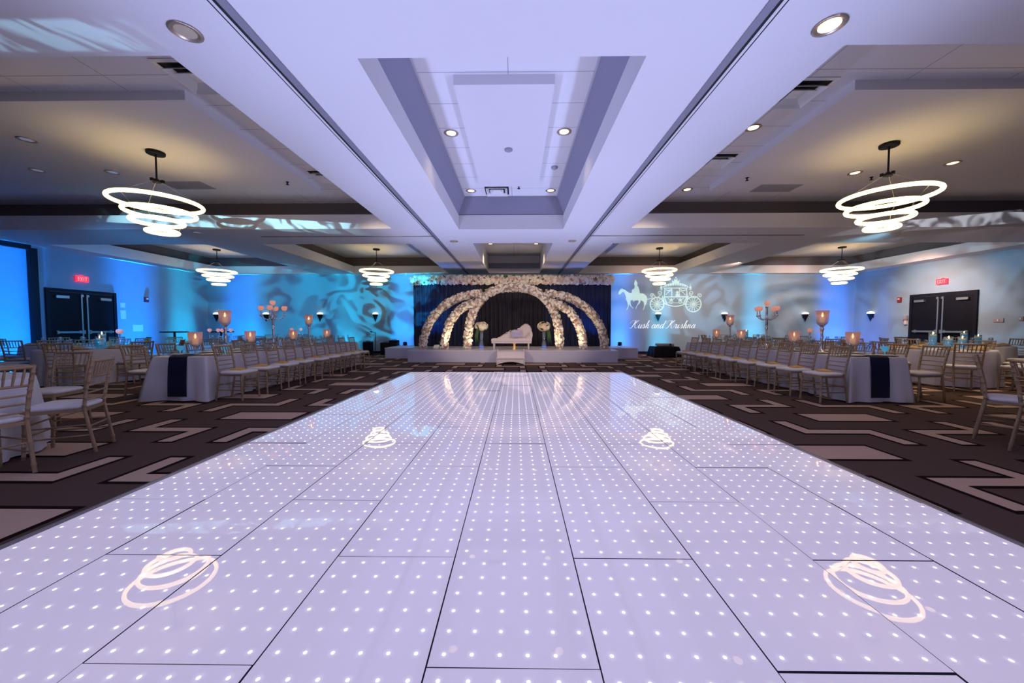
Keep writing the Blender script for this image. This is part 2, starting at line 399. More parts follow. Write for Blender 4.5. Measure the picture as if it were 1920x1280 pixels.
# wall sconces: black cone with lit bowl
def sconce_proto():
    t = thing('wall_sconce', 'x', 'wall lamp')
    b = MB(); n = 12
    prof = [(.008,-.34),(.02,-.3),(.125,-.02)]
    b.lathe([(r,z) for r,z in prof], 14, (0,-.10,0)); b.box(-.04,.04,-.02,0,-.2,-.02); b.obj('cone', M['black'], t)
    b = MB(); b.lathe([(.124,-.02),(.115,.02),(.085,.05),(.04,.065),(.001,.068)], 14, (0,-.10,0)); b.obj('glass_bowl', M['sconceglass'], t)
    return t
sp = Spawner(sconce_proto())
SC = [(-13.3,YB,0,'black cone wall sconce farthest left on the back wall'),(-11.08,YB,0,'black cone wall sconce behind the left candelabra'),
      (-8.68,YB,0,'black cone wall sconce near the tall goblet on the left back wall'),(-6.22,YB,0,'black cone wall sconce above the microphone stand'),
      (6.2,YB,0,'black cone wall sconce between the projected carriage and the names'),(9.08,YB,0,'black cone wall sconce right of the projected carriage'),
      (12.57,YB,0,'black cone wall sconce on the back wall behind the tall right goblet'),(XR,15.3,-PI/2,'black cone wall sconce on the right side wall')]
for x,y,rz,lab in SC: sp((x,y,1.76), rz, lab, 'black cone wall sconces')

# ------------------------------------------------------------------ chandeliers
def chandelier_proto():
    t = thing('ring_chandelier', 'x', 'chandelier')
    b = MB(); b.lathe([(.001,-.045),(.12,-.045),(.125,-.03),(.125,0),(.001,0)], 24); b.obj('canopy', M['black'], t)
    b = MB(); b.tube([(0,0,-.04),(0,0,-.46)], .013, 8); b.obj('rod', M['black'], t)
    b = MB(); b.lathe([(.001,-.50),(.06,-.50),(.065,-.47),(.03,-.45),(.013,-.43)], 12)
    for k in range(3):
        a = 2*PI*k/3+.5; b.cbox((.075*math.cos(a),.075*math.sin(a),-.475),(.04,.04,.045))
    b.obj('hub', M['black'], t)
    spec = [(.585,-.835,.0,.0),(.455,-1.0,.03,.02),(.33,-1.155,.02,-.03),(.20,-1.31,.045,.02)]
    for R,z,ox,oy in spec:
        b = MB(); b.torus((ox,oy,z), R, .031, 64, 10); b.obj('led_ring', M['ring'], t)
    for k in range(3):
        a = 2*PI*k/3+.5; b = MB()
        pts = [(.06*math.cos(a),.06*math.sin(a),-.49)]
        for R,z,ox,oy in spec: pts.append((ox+R*math.cos(a), oy+R*math.sin(a), z))
        b.tube(pts, .0035, 5); b.obj('cable', M['steel'], t)
    return t
sp = Spawner(chandelier_proto())
ZP = ZT-.12
for x,y,rz,lab in ((-6.0,6.12,0,'large four-ring LED chandelier over the left tables, nearest the camera'),(5.93,6.0,2.2,'large four-ring LED chandelier over the right tables, nearest the camera'),
                (-11.3,13.75,1,'ring chandelier hanging over the far left corner of the hall'),(-5.25,13.75,2,'far ring chandelier hanging left of the flower stage'),
                (5.3,13.7,.6,'far ring chandelier in front of the projected carriage'),(11.9,13.6,1.7,'ring chandelier hanging over the far right corner of the hall')):
    sp((x,y,ZP), rz, lab, 'four-ring LED chandeliers')

# ------------------------------------------------------------------ ceiling fittings
def downlight_proto(lit):
    t = thing('recessed_downlight', 'x', 'downlight')
    b = MB(); b.lathe([(.105,.0),(.112,-.006),(.088,-.010),(.082,-.002),(.07,-.0015)], 24); b.obj('trim_ring', M['trimring'], t)
    b = MB(); b.lathe([(.072,-.0035),(.001,-.004)], 20); b.obj('lens', M['lens_on'] if lit else M['lens_off'], t)
    return t
on, off = Spawner(downlight_proto(True)), Spawner(downlight_proto(False))
big = bpy.data.objects
DL = [(1,2.38,2.9,ZS,'large lit downlight near the top right of the ceiling'),(0,-2.57,2.9,ZS,'large downlight near the top left of the ceiling'),
 (1,-1.02,5.82,ZT,'lit downlight left of the middle panel in the centre coffer'),(1,.74,5.8,ZT,'lit downlight right of the middle panel in the centre coffer'),
 (1,-1.01,8.25,ZT,'lit downlight at the far left end of the centre coffer'),(1,.76,8.25,ZT,'lit downlight at the far right end of the centre coffer'),
 (0,-3.75,6.4,ZT,'unlit downlight between the two vents of the left coffer'),(1,3.6,5.72,ZT,'lit downlight between the two vents of the right coffer'),
 (1,3.77,8.23,ZT,'lit downlight beyond the far vent of the right coffer'),(1,6.18,8.2,ZT,'lit downlight at the far edge of the right coffer'),(1,7.75,6.7,ZP,'lit downlight right of the near right chandelier'),
 (0,-3.73,8.3,ZT,'unlit downlight beyond the far vent of the left coffer'),(0,-7.6,5.7,ZP,'unlit downlight near the left photo edge, closest of the left ones'),(0,-8.9,6.8,ZP,'unlit downlight at the far left of the left coffer'),(0,-7.6,6.9,ZP,'unlit downlight just left of the left chandelier canopy'),
 (1,-.95,13.5,ZT,'small lit downlight over the left half of the stage'),(1,.72,13.5,ZT,'small lit downlight over the right half of the stage'),
 (0,-1.68,9.9,ZS,'small downlight in the soffit left of the rear coffer'),(0,-7.78,8.9,ZS,'small downlight in the cross beam right of the left chandelier'),(0,1.5,9.9,ZS,'small downlight in the soffit right of the rear coffer'),
 (1,6.4,7.1,ZP,'lit downlight seen through the top ring of the right chandelier')]
for lit,x,y,z,lab in DL: (on if lit else off)((x,y,z), 0, lab, 'recessed ceiling downlights')
def vent_proto():
    t = thing('ceiling_vent', 'x', 'ceiling vent')
    b = MB(); b.box(-.27,.27,-.27,.27,-.002,0); b.obj('backing', M['dark'], t)
    def frust(a0,z0,a1,z1,th):
        b = MB()
        for k in range(4):
            an = PI/2*k; R = Matrix.Rotation(an,3,'Z')
            vs = [R@Vector(v) for v in ((-a0,-a0,z0),(a0,-a0,z0),(a1,-a1,z1),(-a1,-a1,z1),(-a0,-a0,z0-th),(a0,-a0,z0-th),(a1,-a1,z1-th),(-a1,-a1,z1-th))]
            b.add(vs, [(0,1,2,3),(4,7,6,5),(0,4,5,1),(3,2,6,7)])
        return b
    frust(.31,-.004,.262,-.008,.006).obj('frame', M['white'], t)
    frust(.232,-.058,.175,-.006,.006).obj('louver', M['white'], t)
    frust(.150,-.058,.095,-.006,.006).obj('louver', M['white'], t)
    b = MB(); b.box(-.09,.09,-.09,.09,-.014,-.006); b.obj('core_plate', M['white'], t)
    return t
sp = Spawner(vent_proto())
for x,y,lab in ((-3.85,4.5,'square louvered ceiling vent in the left coffer, nearest the camera'),(-3.8,7.4,'square louvered ceiling vent at the far end of the left coffer'),(3.62,4.9,'square louvered ceiling vent in the right coffer, nearest the camera'),(3.62,6.8,'square louvered ceiling vent in the right coffer, second from the camera'),
              (-.43,8.2,'square louvered vent at the far end of the centre coffer'),(-3.5,13.6,'square vent in the rear left coffer'),(3.3,13.6,'square vent in the rear right coffer')):
    sp((x,y,ZT), 0, lab, 'square louvered ceiling vents')
for x,y,lab in ((-6.75,7.55,'flat grey return grille behind the left chandelier'),(5.44,7.85,'flat grey return grille left of the right chandelier')):
    t = thing('return_grille', lab, 'ceiling grille', (x,y,ZP)); b = MB(); b.box(-.42,.42,-.2,.2,-.008,0); b.obj('frame', M['grey'], t)
    b = MB()
    for k in range(8): b.box(-.4,.4,-.18+.045*k,-.165+.045*k,-.014,-.008)
    b.obj('slat', M['grey'], t)
t = thing('smoke_detector', 'round white smoke detector on the centre coffer panel', 'smoke detector', (-.13,6.1,ZP)); b = MB(); b.lathe([(.065,0),(.065,-.02),(.04,-.035),(.001,-.036)],20); b.obj('housing', M['grey'], t)
t = thing('ceiling_sensor', 'small white sensor at the right of the centre coffer', 'sensor', (.72,7.05,ZT)); b = MB(); b.lathe([(.06,0),(.06,-.03),(.03,-.05),(.001,-.05)],16); b.obj('housing', M['grey'], t)
def sprinkler_proto():
    t = thing('sprinkler', 'x', 'sprinkler'); b = MB(); b.lathe([(.03,0),(.03,-.008),(.012,-.012),(.012,-.05)],10); b.obj('body', M['black'], t)
    b = MB(); b.lathe([(.001,-.052),(.032,-.055),(.03,-.05)],10); b.obj('deflector', M['black'], t); return t
sp = Spawner(sprinkler_proto())
for x,y,z,lab in ((.05,8.0,ZT,'small black sprinkler at the end of the centre coffer'),(4.5,7.3,ZP,'small black sprinkler in the right coffer near the grille'),(6.9,7.3,ZP,'small black sprinkler left above the right chandelier ring'),(-4.6,7.4,ZP,'small sprinkler right of the left chandelier')):
    sp((x,y,z), 0, lab, 'ceiling sprinklers')

# ------------------------------------------------------------------ LED dance floor
def dance_mat():
    m = bpy.data.materials.new('starlit_acrylic'); m.use_nodes = True; nt = m.node_tree; bs = nt.nodes['Principled BSDF']
    N = nt.nodes.new; L = nt.links.new
    bs.inputs['Base Color'].default_value = (.72,.68,.76,1); bs.inputs['Roughness'].default_value = .012; bs.inputs['IOR'].default_value = 1.55
    tc = N('ShaderNodeTexCoord'); sx = N('ShaderNodeSeparateXYZ'); L(tc.outputs['Object'], sx.inputs[0])
    def cell(o):
        d = N('ShaderNodeMath'); d.operation = 'DIVIDE'; d.inputs[1].default_value = .1016; L(o, d.inputs[0])
        f = N('ShaderNodeMath'); f.operation = 'FRACT'; L(d.outputs[0], f.inputs[0])
        s = N('ShaderNodeMath'); s.operation = 'SUBTRACT'; s.inputs[1].default_value = .5; L(f.outputs[0], s.inputs[0])
        q = N('ShaderNodeMath'); q.operation = 'MULTIPLY'; L(s.outputs[0], q.inputs[0]); L(s.outputs[0], q.inputs[1]); return q.outputs[0]
    ad = N('ShaderNodeMath'); L(cell(sx.outputs['X']), ad.inputs[0]); L(cell(sx.outputs['Y']), ad.inputs[1])
    rt = N('ShaderNodeMath'); rt.operation = 'SQRT'; L(ad.outputs[0], rt.inputs[0])
    core = N('ShaderNodeMapRange'); core.inputs[1].default_value = .030; core.inputs[2].default_value = .076; core.inputs[3].default_value = 4.0; core.inputs[4].default_value = 0; core.clamp = True; L(rt.outputs[0], core.inputs[0])
    halo = N('ShaderNodeMapRange'); halo.inputs[1].default_value = .05; halo.inputs[2].default_value = .22; halo.inputs[3].default_value = .14; halo.inputs[4].default_value = 0; halo.clamp = True; L(rt.outputs[0], halo.inputs[0])
    s2 = N('ShaderNodeMath'); L(core.outputs[0], s2.inputs[0]); L(halo.outputs[0], s2.inputs[1])
    dotc = N('ShaderNodeVectorMath'); dotc.operation = 'SCALE'; dotc.inputs[0].default_value = (.92,.95,1.0); L(s2.outputs[0], dotc.inputs['Scale'])
    ba = N('ShaderNodeVectorMath'); ba.operation = 'ADD'; ba.inputs[1].default_value = GLOW; L(dotc.outputs[0], ba.inputs[0])
    L(ba.outputs[0], bs.inputs['Emission Color']); bs.inputs['Emission Strength'].default_value = 1
    # slightly wavy acrylic
    n = N('ShaderNodeTexNoise'); n.inputs['Scale'].default_value = 2.0; n.inputs['Detail'].default_value = .5
    geo = N('ShaderNodeNewGeometry'); L(geo.outputs['Position'], n.inputs['Vector'])
    bp = N('ShaderNodeBump'); bp.inputs['Strength'].default_value = .03; bp.inputs['Distance'].default_value = .05; L(n.outputs['Fac'], bp.inputs['Height']); L(bp.outputs[0], bs.inputs['Normal'])
    return m
GLOW = (.29,.25,.325)
M['dance'] = dance_mat(); M['seam'] = mat('floor_seam', (.05,.05,.075,1), .8, spec=.1)
M['edge'] = mat('edge_trim_aluminium', (.42,.40,.44,1), .35, .5)
W, Ln = .6096, 1.2192; ZD = .022; DX = -.011; Y0, Y1 = -1.215, 9.42
df = thing('dance_floor', 'glossy white starlit dance floor with rows of tiny lights running to the stage', 'dance floor', (DX,0,0))
b = MB(); b.box(-4.5*W,4.5*W,Y0,Y1,.003,.014); b.obj('base_tray', M['seam'], df)
def panel_mesh(w, l):
    b = MB(); c = .0012
    vs = [(0,0,0),(w,0,0),(w,l,0),(0,l,0),(c,c,.008),(w-c,c,.008),(w-c,l-c,.008),(c,l-c,.008)]
    b.add(vs, [(4,5,6,7)]); b.add(vs, [(0,1,5,4),(1,2,6,5),(2,3,7,6),(3,0,4,7)], 1); return b.mesh('floor_panel', [M['dance'], M['seam']])
pm = {}
rnd = random.Random(3)
for c in range(9):
    x = -4.5*W+c*W; y = Y0-(Ln/2 if c%2 else 0)
    while y < Y1-.05:
        a, e = max(y,Y0), min(y+Ln,Y1); l = round(e-a,3)
        if l not in pm: pm[l] = panel_mesh(W-.0034, l-.0034)
        o = bpy.data.objects.new('floor_panel', pm[l]); col.objects.link(o); o.parent = df
        o.location = (x+.0017, a+.0017, ZD-.008); o.rotation_euler = (rnd.uniform(-.0028,.0028), rnd.uniform(-.0028,.0028), 0)
        y += Ln
for nm,(pts,ax,a0,a1) in {'l': ([(-4.5*W-.10,.002),(-4.5*W,.002),(-4.5*W,ZD+.002),(-4.5*W-.03,ZD+.002)],'y',Y0,Y1), 'r': ([(4.5*W,.002),(4.5*W+.10,.002),(4.5*W+.03,ZD+.002),(4.5*W,ZD+.002)],'y',Y0,Y1),
                           'f': ([(Y1,.002),(Y1+.06,.002),(Y1+.02,ZD+.001),(Y1,ZD+.001)],'x',-4.5*W-.05,4.5*W+.05)}.items():
    b = MB(); b.prism(pts, ax, a0, a1); b.obj('edge_trim', M['edge'], df)

# ------------------------------------------------------------------ stage, steps
SZ = .41
t = thing('stage_platform', 'low white stage platform with glossy top and plain skirt', 'stage', (-.13,12.08,0))
b = MB(); b.box(-3.5,3.5,.0,1.45,SZ-.03,SZ); b.obj('deck', M['stage'], t)
b = MB(); b.box(-3.49,3.49,.01,1.44,.01,SZ-.03); b.obj('skirt', M['skirt'], t)
t = thing('stage_platform', 'wider white rear riser under the flower arches and drapes', 'stage', (-.2,13.54,0))
b = MB(); b.box(-4.72,4.72,0,1.6,SZ-.03,SZ); b.obj('deck', M['stage'], t)
b = MB(); b.box(-4.71,4.71,.01,1.59,.01,SZ-.03); b.obj('skirt', M['skirt'], t)
t = thing('step_stool', 'white wooden two-step stool in front of the stage', 'steps', (-.18,11.42,0))
b = MB(); b.cbox((0,.47,.385),(.86,.30,.03),b=.008); b.obj('tread', M['ivory'], t)
b = MB(); b.cbox((0,.18,.20),(.86,.32,.03),b=.008); b.obj('tread', M['ivory'], t)
side = [(.03,0),(.12,0),(.2,.05),(.45,.05),(.52,0),(.62,0),(.62,.40),(.62,.46),(.56,.44),(.34,.37),(.32,.22),(.04,.185)]
for s in (-1,1):
    b = MB(); b.prism(side,'x',s*.43-.015,s*.43+.015); b.obj('side_panel', M['ivory'], t)
b = MB(); b.box(-.42,.42,.33,.345,.2,.37); b.obj('riser', M['ivory'], t)
ap = [(-.41,.185)]+[(-.41+.82*i/12, .02+.075*math.sin(PI*i/12)) for i in range(13)]+[(.41,.185)]
b = MB(); b.prism(ap,'y',.045,.06); b.obj('apron', M['ivory'], t)

# ------------------------------------------------------------------ backdrop drapes and garland
YD = 14.55
def curtain(name, x0, x1, m, parent, z0, z1, pitch=.17, amp=.035):
    b = MB(); n = int((x1-x0)/pitch*8); vs = []
    for r, z in enumerate((z0, (z0+z1)/2, z1)):
        for i in range(n+1):
            x = x0+(x1-x0)*i/n; ph = 2*PI*(x-x0)/pitch
            vs.append((x+.012*math.sin(ph*2+1), amp*(math.sin(ph)+.35*math.sin(ph*.37+x*3))*(1-.25*r/2), z))
    fs = [(r*(n+1)+i, r*(n+1)+i+1, (r+1)*(n+1)+i+1, (r+1)*(n+1)+i) for r in range(2) for i in range(n)]
    b.add(vs, fs, 0, True); return b.obj(name, m, parent)
t = thing('backdrop_curtain', 'pleated navy blue drapes hung across the back of the stage', 'curtain', (-.18,YD,0))
for x0,x1,m in ((-3.93,-2.6,'curtain_blue'),(-2.6,-1.3,'curtain_blue'),(-1.3,0,'curtain_black'),(0,1.3,'curtain_black'),(1.3,2.6,'curtain_blue'),(2.6,3.93,'curtain_blue')):
    curtain('drape_panel', x0, x1, M[m], t, SZ+.01, 3.12)
b = MB(); b.tube([(-3.95,.06,3.1),(3.95,.06,3.1)], .02, 8); b.obj('crossbar', M['steel'], t)
for x in (-3.9,0,3.9):
    b = MB(); b.tube([(x,.10,SZ),(x,.10,3.1)], .02, 8); b.obj('pole', M['steel'], t)

FLM = [M['fl_cream'], M['fl_pink'], M['fl_rose'], M['fl_white'], M['leaf']]
def blossom(b, p, nrm, r, mi, rnd):
    nrm = Vector(nrm).normalized(); a = nrm.orthogonal().normalized()
    th = rnd.uniform(0,6.28); a = Matrix.Rotation(th,3,nrm) @ a; c = nrm.cross(a)
    P = Vector(p); vs = []
    for k in range(6):
        an = PI/3*k; rr = r*rnd.uniform(.9,1.15); vs.append(P + (a*math.cos(an)+c*math.sin(an))*rr + nrm*r*rnd.uniform(-.05,.35))
    for k in range(6):
        an = PI/3*k+PI/6; vs.append(P + (a*math.cos(an)+c*math.sin(an))*r*.5 + nrm*r*.42)
    vs.append(P + nrm*r*.25)
    fs = []
    for k in range(6):
        fs += [(k,(k+1)%6,6+k),(6+k,(k+1)%6,6+(k+1)%6),(6+k,6+(k+1)%6,12)]
    b.add(vs, fs, mi)
def pick(rnd, pink=.24, rose=.035):
    u = rnd.random()
    return 2 if u < rose else (1 if u < rose+pink else (3 if u < rose+pink+.3 else 0))
def flower_arch(path, rad, label, loc):
    rnd = random.Random(len(path)*7+int(path[0][0]*100))
    t = thing('flower_arch', label, 'flower arch', loc, group='flower-covered arches on the stage')
    P = [Vector(p) for p in path]
    b = MB(); b.tube(P, rad*.80, 12); b.obj('arch_core', mat('arch_taupe', (.42,.33,.27,1), .9), t)  # plain taupe core under the blossoms
    b = MB(); seg = [0]
    for i in range(1,len(P)): seg.append(seg[-1]+(P[i]-P[i-1]).length)
    L = seg[-1]; n = int(L*2*PI*rad/.0055)
    for k in range(n):
        s = rnd.uniform(0,L); i = max(1, next(q for q in range(1,len(seg)) if seg[q] >= s))
        f = (s-seg[i-1])/max(1e-6,seg[i]-seg[i-1]); c = P[i-1].lerp(P[i],f); tg = (P[i]-P[i-1]).normalized()
        a = tg.orthogonal().normalized(); an = rnd.uniform(0,6.283); d = Matrix.Rotation(an,3,tg) @ a
        p = c + d*rad*rnd.uniform(.80,.95)
        if p.z < SZ-loc[2]+.03: continue
        blossom(b, p, d+Vector((rnd.uniform(-.4,.4),rnd.uniform(-.4,.4),rnd.uniform(-.4,.4))), rnd.uniform(.032,.058), pick(rnd), rnd)
    tag(b.obj('blossom_cover', FLM, t), kind='stuff')
YA = 12.85
def sup(a, bb, n, cx, cz, t0, t1, N=40):
    out = []
    for i in range(N+1):
        th = t0+(t1-t0)*i/N; c, s = math.cos(th), math.sin(th)
        out.append((cx+a*math.copysign(abs(c)**(2/n),c), 0, cz+bb*math.copysign(abs(s)**(2/n),s)))
    return out
flower_arch(sup(1.62,2.16,2.5,0,0,0,PI), .155, 'tall central arch of cream and blush flowers on the stage', (-.10,YA,SZ))
for s, nm in ((-1,'left'),(1,'right')):
    pth = sup(2.10,1.95,2.05,0,0,PI if s<0 else 0,PI/2)
    flower_arch([(x,0,z) for x,y,z in pth], .15, 'outermost curved flower arch on the %s side of the stage' % nm, (-.10+s*1.12,YA+.06,SZ))
    pth = sup(1.22,1.62,2.05,0,0,PI if s<0 else 0,PI/2)
    flower_arch([(x,0,z) for x,y,z in pth], .15, 'middle curved flower arch on the %s side, beside the central arch' % nm, (-.10+s*1.22,YA-.05,SZ))
rnd = random.Random(5)
t = thing('flower_garland', 'long cream and pink flower garland along the top of the drapes', 'garland', (-.18,YD-.06,3.04))
b = MB(); b.box(-3.93,3.93,-.04,.05,-.11,.12); b.obj('garland_core', M['fl_rose'], t)
b = MB()
for k in range(1150):
    x = rnd.uniform(-3.97,3.97); z = rnd.uniform(-.16,.15); y = -.05-.05*math.cos(z*9)+rnd.uniform(-.02,.02)
    blossom(b, (x,y,z), (rnd.uniform(-.5,.5),-1,z*4+rnd.uniform(-.4,.4)), rnd.uniform(.045,.075), 4 if rnd.random()<.05 else pick(rnd,.34,.05), rnd)
tag(b.obj('blossom_cover', FLM, t), kind='stuff')

# ------------------------------------------------------------------ settee
t = thing('chaise_settee', 'cream chaise settee with carved asymmetric back under the central arch', 'settee', (-.17,13.05,SZ))
b = MB(); b.cbox((0,0,.31),(1.42,.62,.12),b=.025); b.obj('seat', M['ivorycloth'], t)
b = MB(); b.cbox((0,0,.235),(1.40,.60,.06),b=.01); b.obj('seat_rail', M['ivory'], t)
prof = [(-.50,.37),(-.42,.40),(-.30,.48),(-.18,.55),(-.08,.60),(.02,.63),(.14,.645),(.23,.67),(.31,.74),(.40,.82),(.49,.87),(.57,.86),(.65,.80),(.70,.70),(.705,.58),(.69,.48),(.68,.36)]
b = MB(); b.prism(prof,'y',.20,.28); b.obj('backrest', M['ivorycloth'], t)
b = MB(); b.tube([(x,.22,z+.006) for x,z in prof[:-1]], .024, 8)
for k,(x,z) in enumerate(((-.18,.56),(-.05,.63),(.10,.66),(.24,.70))): b.ball((x,.21,z),.035); b.obj('carved_crest', M['ivory'], t)
b = MB(); b.tube([(.67,-.26,.36),(.70,-.24,.50),(.70,-.1,.56),(.69,.22,.6)], .045, 8); b.obj('armrest', M['ivory'], t)
for x in (-.62,.60):
    for y in (-.24,.24):
        b = MB(); b.lathe([(.02,0),(.026,.03),(.02,.06),(.028,.12),(.022,.16),(.04,.21)],10,(x,y,0),cap=True); b.obj('leg', M['ivory'], t)
b = MB(); b.lathe([(.055,0),(.055,.03),(.035,.05),(.05,.10),(.03,.14),(.05,.19),(.06,.205)],12,(.10,-.22,0),cap=True); tag(b.obj('centre_leg', M['giltwood'], t), 'gilded turned centre leg')
b = MB(); vs = []
for i in range(9):
    for j in range(9):
        u, v = i/4-1, j/4-1; e = .065*(1-abs(u)**3)*(1-abs(v)**3); vs.append((u*.17*(1+.08*abs(v)), -e-.01, v*.14*(1+.08*abs(u))))
b.add(vs, [(i*9+j,(i+1)*9+j,(i+1)*9+j+1,i*9+j+1) for i in range(8) for j in range(8)], 0, True)
b.add([(x,-y+.0-.02,z) for x,y,z in vs], [(i*9+j,i*9+j+1,(i+1)*9+j+1,(i+1)*9+j) for i in range(8) for j in range(8)], 0, True)
o = b.obj('throw_pillow', M['pillow']); o.location = (-.0,13.14,SZ+.52); o.rotation_euler = (-.25,0,0); tag(o, 'square lilac pillow leaning on the settee back', 'pillow')

# tall glass vases with bouquets either side of the settee
def vase(x, label):
    t = thing('glass_vase', label, 'vase', (x,13.55,SZ), group='tall glass vases')
    b = MB(); b.lathe([(.09,.0),(.095,.01),(.08,.3),(.085,.66),(.08,.66),(.075,.3),(.088,.015)],20); b.obj('glass', M['glass'], t)
    b = MB(); b.lathe([(.001,.012),(.086,.012),(.086,.07),(.001,.075)],16); b.obj('lit_base', mat('blue_gel_'+str(int(x*10)), (.1,.2,.7,1), .3, em=(.12,.25,1,1), es=.6), t)
vase(-1.30,'tall clear vase with glowing blue base left of the settee'); vase(1.03,'tall clear vase with glowing blue base right of the settee')
M['fl_yel'] = mat('petal_straw', (.75,.62,.33,1), .8); M['fl_dk'] = mat('petal_taupe', (.36,.28,.24,1), .8)
def bouquet(x, s, label, warm):
    rnd = random.Random(int(x*10)); t = thing('bouquet', label, 'bouquet', (x,13.55,SZ+.66))
    b = MB()
    b.ball((0,0,.14), .15, 12, 4)
    for k in range(70):
        d = Vector((rnd.gauss(0,1),rnd.gauss(0,1),rnd.gauss(0,.8))).normalized()
        blossom(b, Vector((0,0,.14))+Vector((d.x*.22,d.y*.2,d.z*.15)), d, rnd.uniform(.05,.085), rnd.choice((0,0,1,2,3,3,5) if not warm else (0,1,1,2,2,3,5)), rnd)
    b.obj('flower_head', [M['fl_cream'],M['fl_yel'],M['fl_pink'],M['fl_white'],M['leaf'],M['fl_dk']], t)
    b = MB()
    for k in range(9):
        a = rnd.uniform(-.6,.6); x0 = s*rnd.uniform(.10,.19)
        b.tube([(x0*.5,0,.05),(x0,-.05+a*.1,-.02),(x0+s*.04,-.07+a*.1,-.22),(x0+s*rnd.uniform(.0,.06),-.08+a*.1,-rnd.uniform(.35,.52))],[.008,.02,.024,.004],5)
    b.obj('trailing_greenery', M['leaf'], t)
    b = MB()
    for k in range(5): b.tube([(.03*math.cos(k*1.3),.03*math.sin(k*1.3),.1),(.015*math.cos(k*1.3),.015*math.sin(k*1.3),-.5)],.005,5)
    b.obj('stem', M['leaf'], t)
bouquet(-1.30,-1,'white and straw coloured bouquet in the left stage vase',False); bouquet(1.03,1,'peach and white bouquet in the right stage vase',True)
b = MB()
rnd = random.Random(2)
for k in range(14): blossom(b,(rnd.uniform(-.07,.07),rnd.uniform(-.05,.05),.07+rnd.uniform(-.03,.05)),(rnd.uniform(-.5,.5),-1,.6),.05,3,rnd)
b.ball((0,0,.06),.06,8,3)
o = b.obj('posy', FLM); o.location = (-2.80,12.75,SZ); tag(o,'small white posy on the stage between the left arches','posy')

# ------------------------------------------------------------------ equipment beside the stage
t = thing('microphone_stand', 'thin black microphone stand with boom left of the stage', 'stand', (-5.95,15.3,0))
b = MB(); b.lathe([(.14,0),(.14,.02),(.02,.03)],16); b.obj('base', M['black'], t)
b = MB(); b.tube([(0,0,.02),(0,0,.95)],.012,8); b.obj('pole', M['black'], t)
b = MB(); b.tube([(.05,0,.93),(-.12,0,.98)],.01,8); b.obj('boom', M['black'], t)
b = MB(); b.tube([(-.12,0,.98),(-.2,0,.99)],.022,8); b.obj('microphone', M['black'], t)
def case(x, y, w, d, h, label, nm='equipment_case', cat='case'):
    t = thing(nm, label, cat, (x,y,0)); b = MB(); b.cbox((0,0,h/2),(w,d,h),b=.02); b.obj('body', M['black'], t)
    b = MB(); b.cbox((0,-d/2-.01,h*.55),(w*.7,.02,h*.6),b=.004); b.obj('front_grille', M['doorblack'], t)
    b = MB(); b.tube([(-.08,0,h),(-.08,0,h+.03),(.08,0,h+.03),(.08,0,h)],.01,6); b.obj('handle', M['black'], t)
case(-6.32,15.45,.30,.35,.56,'small black loudspeaker left of the microphone stand','loudspeaker','loudspeaker')
case(-5.60,15.55,.32,.4,.52,'black equipment case just right of the microphone stand')
case(-5.25,15.6,.32,.4,.62,'taller black equipment case against the wall, beside the stage riser')
t = thing('draped_table', 'low table draped in black cloth right of the stage', 'table', (5.85,14.5,0))
def rect_cloth(hx, hy, zt, flare, fold, nfold, zb=.02, n=200, seed=1, corner=.05):
    rnd = random.Random(seed); ph = [rnd.uniform(0,6.28) for _ in range(6)]
    per = []
    r = .03; L = 2*(hx+hy)*2
    for i in range(n):
        s = L*i/n
        segs = ((2*hx,(-hx,-hy),(1,0),(0,-1)),(2*hy,(hx,-hy),(0,1),(1,0)),(2*hx,(hx,hy),(-1,0),(0,1)),(2*hy,(-hx,hy),(0,-1),(-1,0)))
        for l,p0,d,nn in segs:
            if s <= l:
                x,y = p0[0]+d[0]*s, p0[1]+d[1]*s; e = min(s,l-s)
                w = max(0,1-e/.16); cn = (d[0]*(-1 if s<l/2 else 1),d[1]*(-1 if s<l/2 else 1))
                per.append((x,y,nn[0]+cn[0]*w,nn[1]+cn[1]*w,w,L*i/n)); break
            s -= l
    b = MB(); rows = [(zt,0,-.0),(zt-.004,.006,0),(zt-.02,.012,0)]+[(zt-(zt-zb)*q, .012+flare*q, fold*q**.8) for q in (.15,.35,.6,.8,1)]
    vs = []
    for z,off,fo in rows:
        for x,y,nx,ny,w,s in per:
            k = nfold/1.0
            wave = fo*(math.sin(s*k+ph[0])+.6*math.sin(s*k*1.73+ph[1])+.5*math.sin(s*k*.47+ph[2]))*.5 + corner*w*w*fo/max(fold,1e-6)
            o_ = off+wave; vs.append((x+nx*o_, y+ny*o_, z))
    fs = [(r*n+i, (r+1)*n+i, (r+1)*n+(i+1)%n, r*n+(i+1)%n)[::-1] for r in range(len(rows)-1) for i in range(n)]
    b.add(vs, fs, 0, True); b.add(vs[:n],[tuple(range(n))])
    return b
rect_cloth(.46,.3,.42,.03,.03,14).obj('cloth', M['black'], t)
t = thing('projector', 'flat white projector resting on the black draped table', 'projector', (5.85,14.45,.42))
b = MB(); b.cbox((0,0,.07),(.62,.34,.10),b=.02); b.obj('body', M['grey'], t)
b = MB(); b.tube([(.15,-.16,.08),(.15,-.20,.08)],.04,12); b.obj('lens', M['black'], t)
for x in (-.24,.24):
    b = MB(); b.cbox((x,0,.01),(.06,.2,.02)); b.obj('foot', M['black'], t)
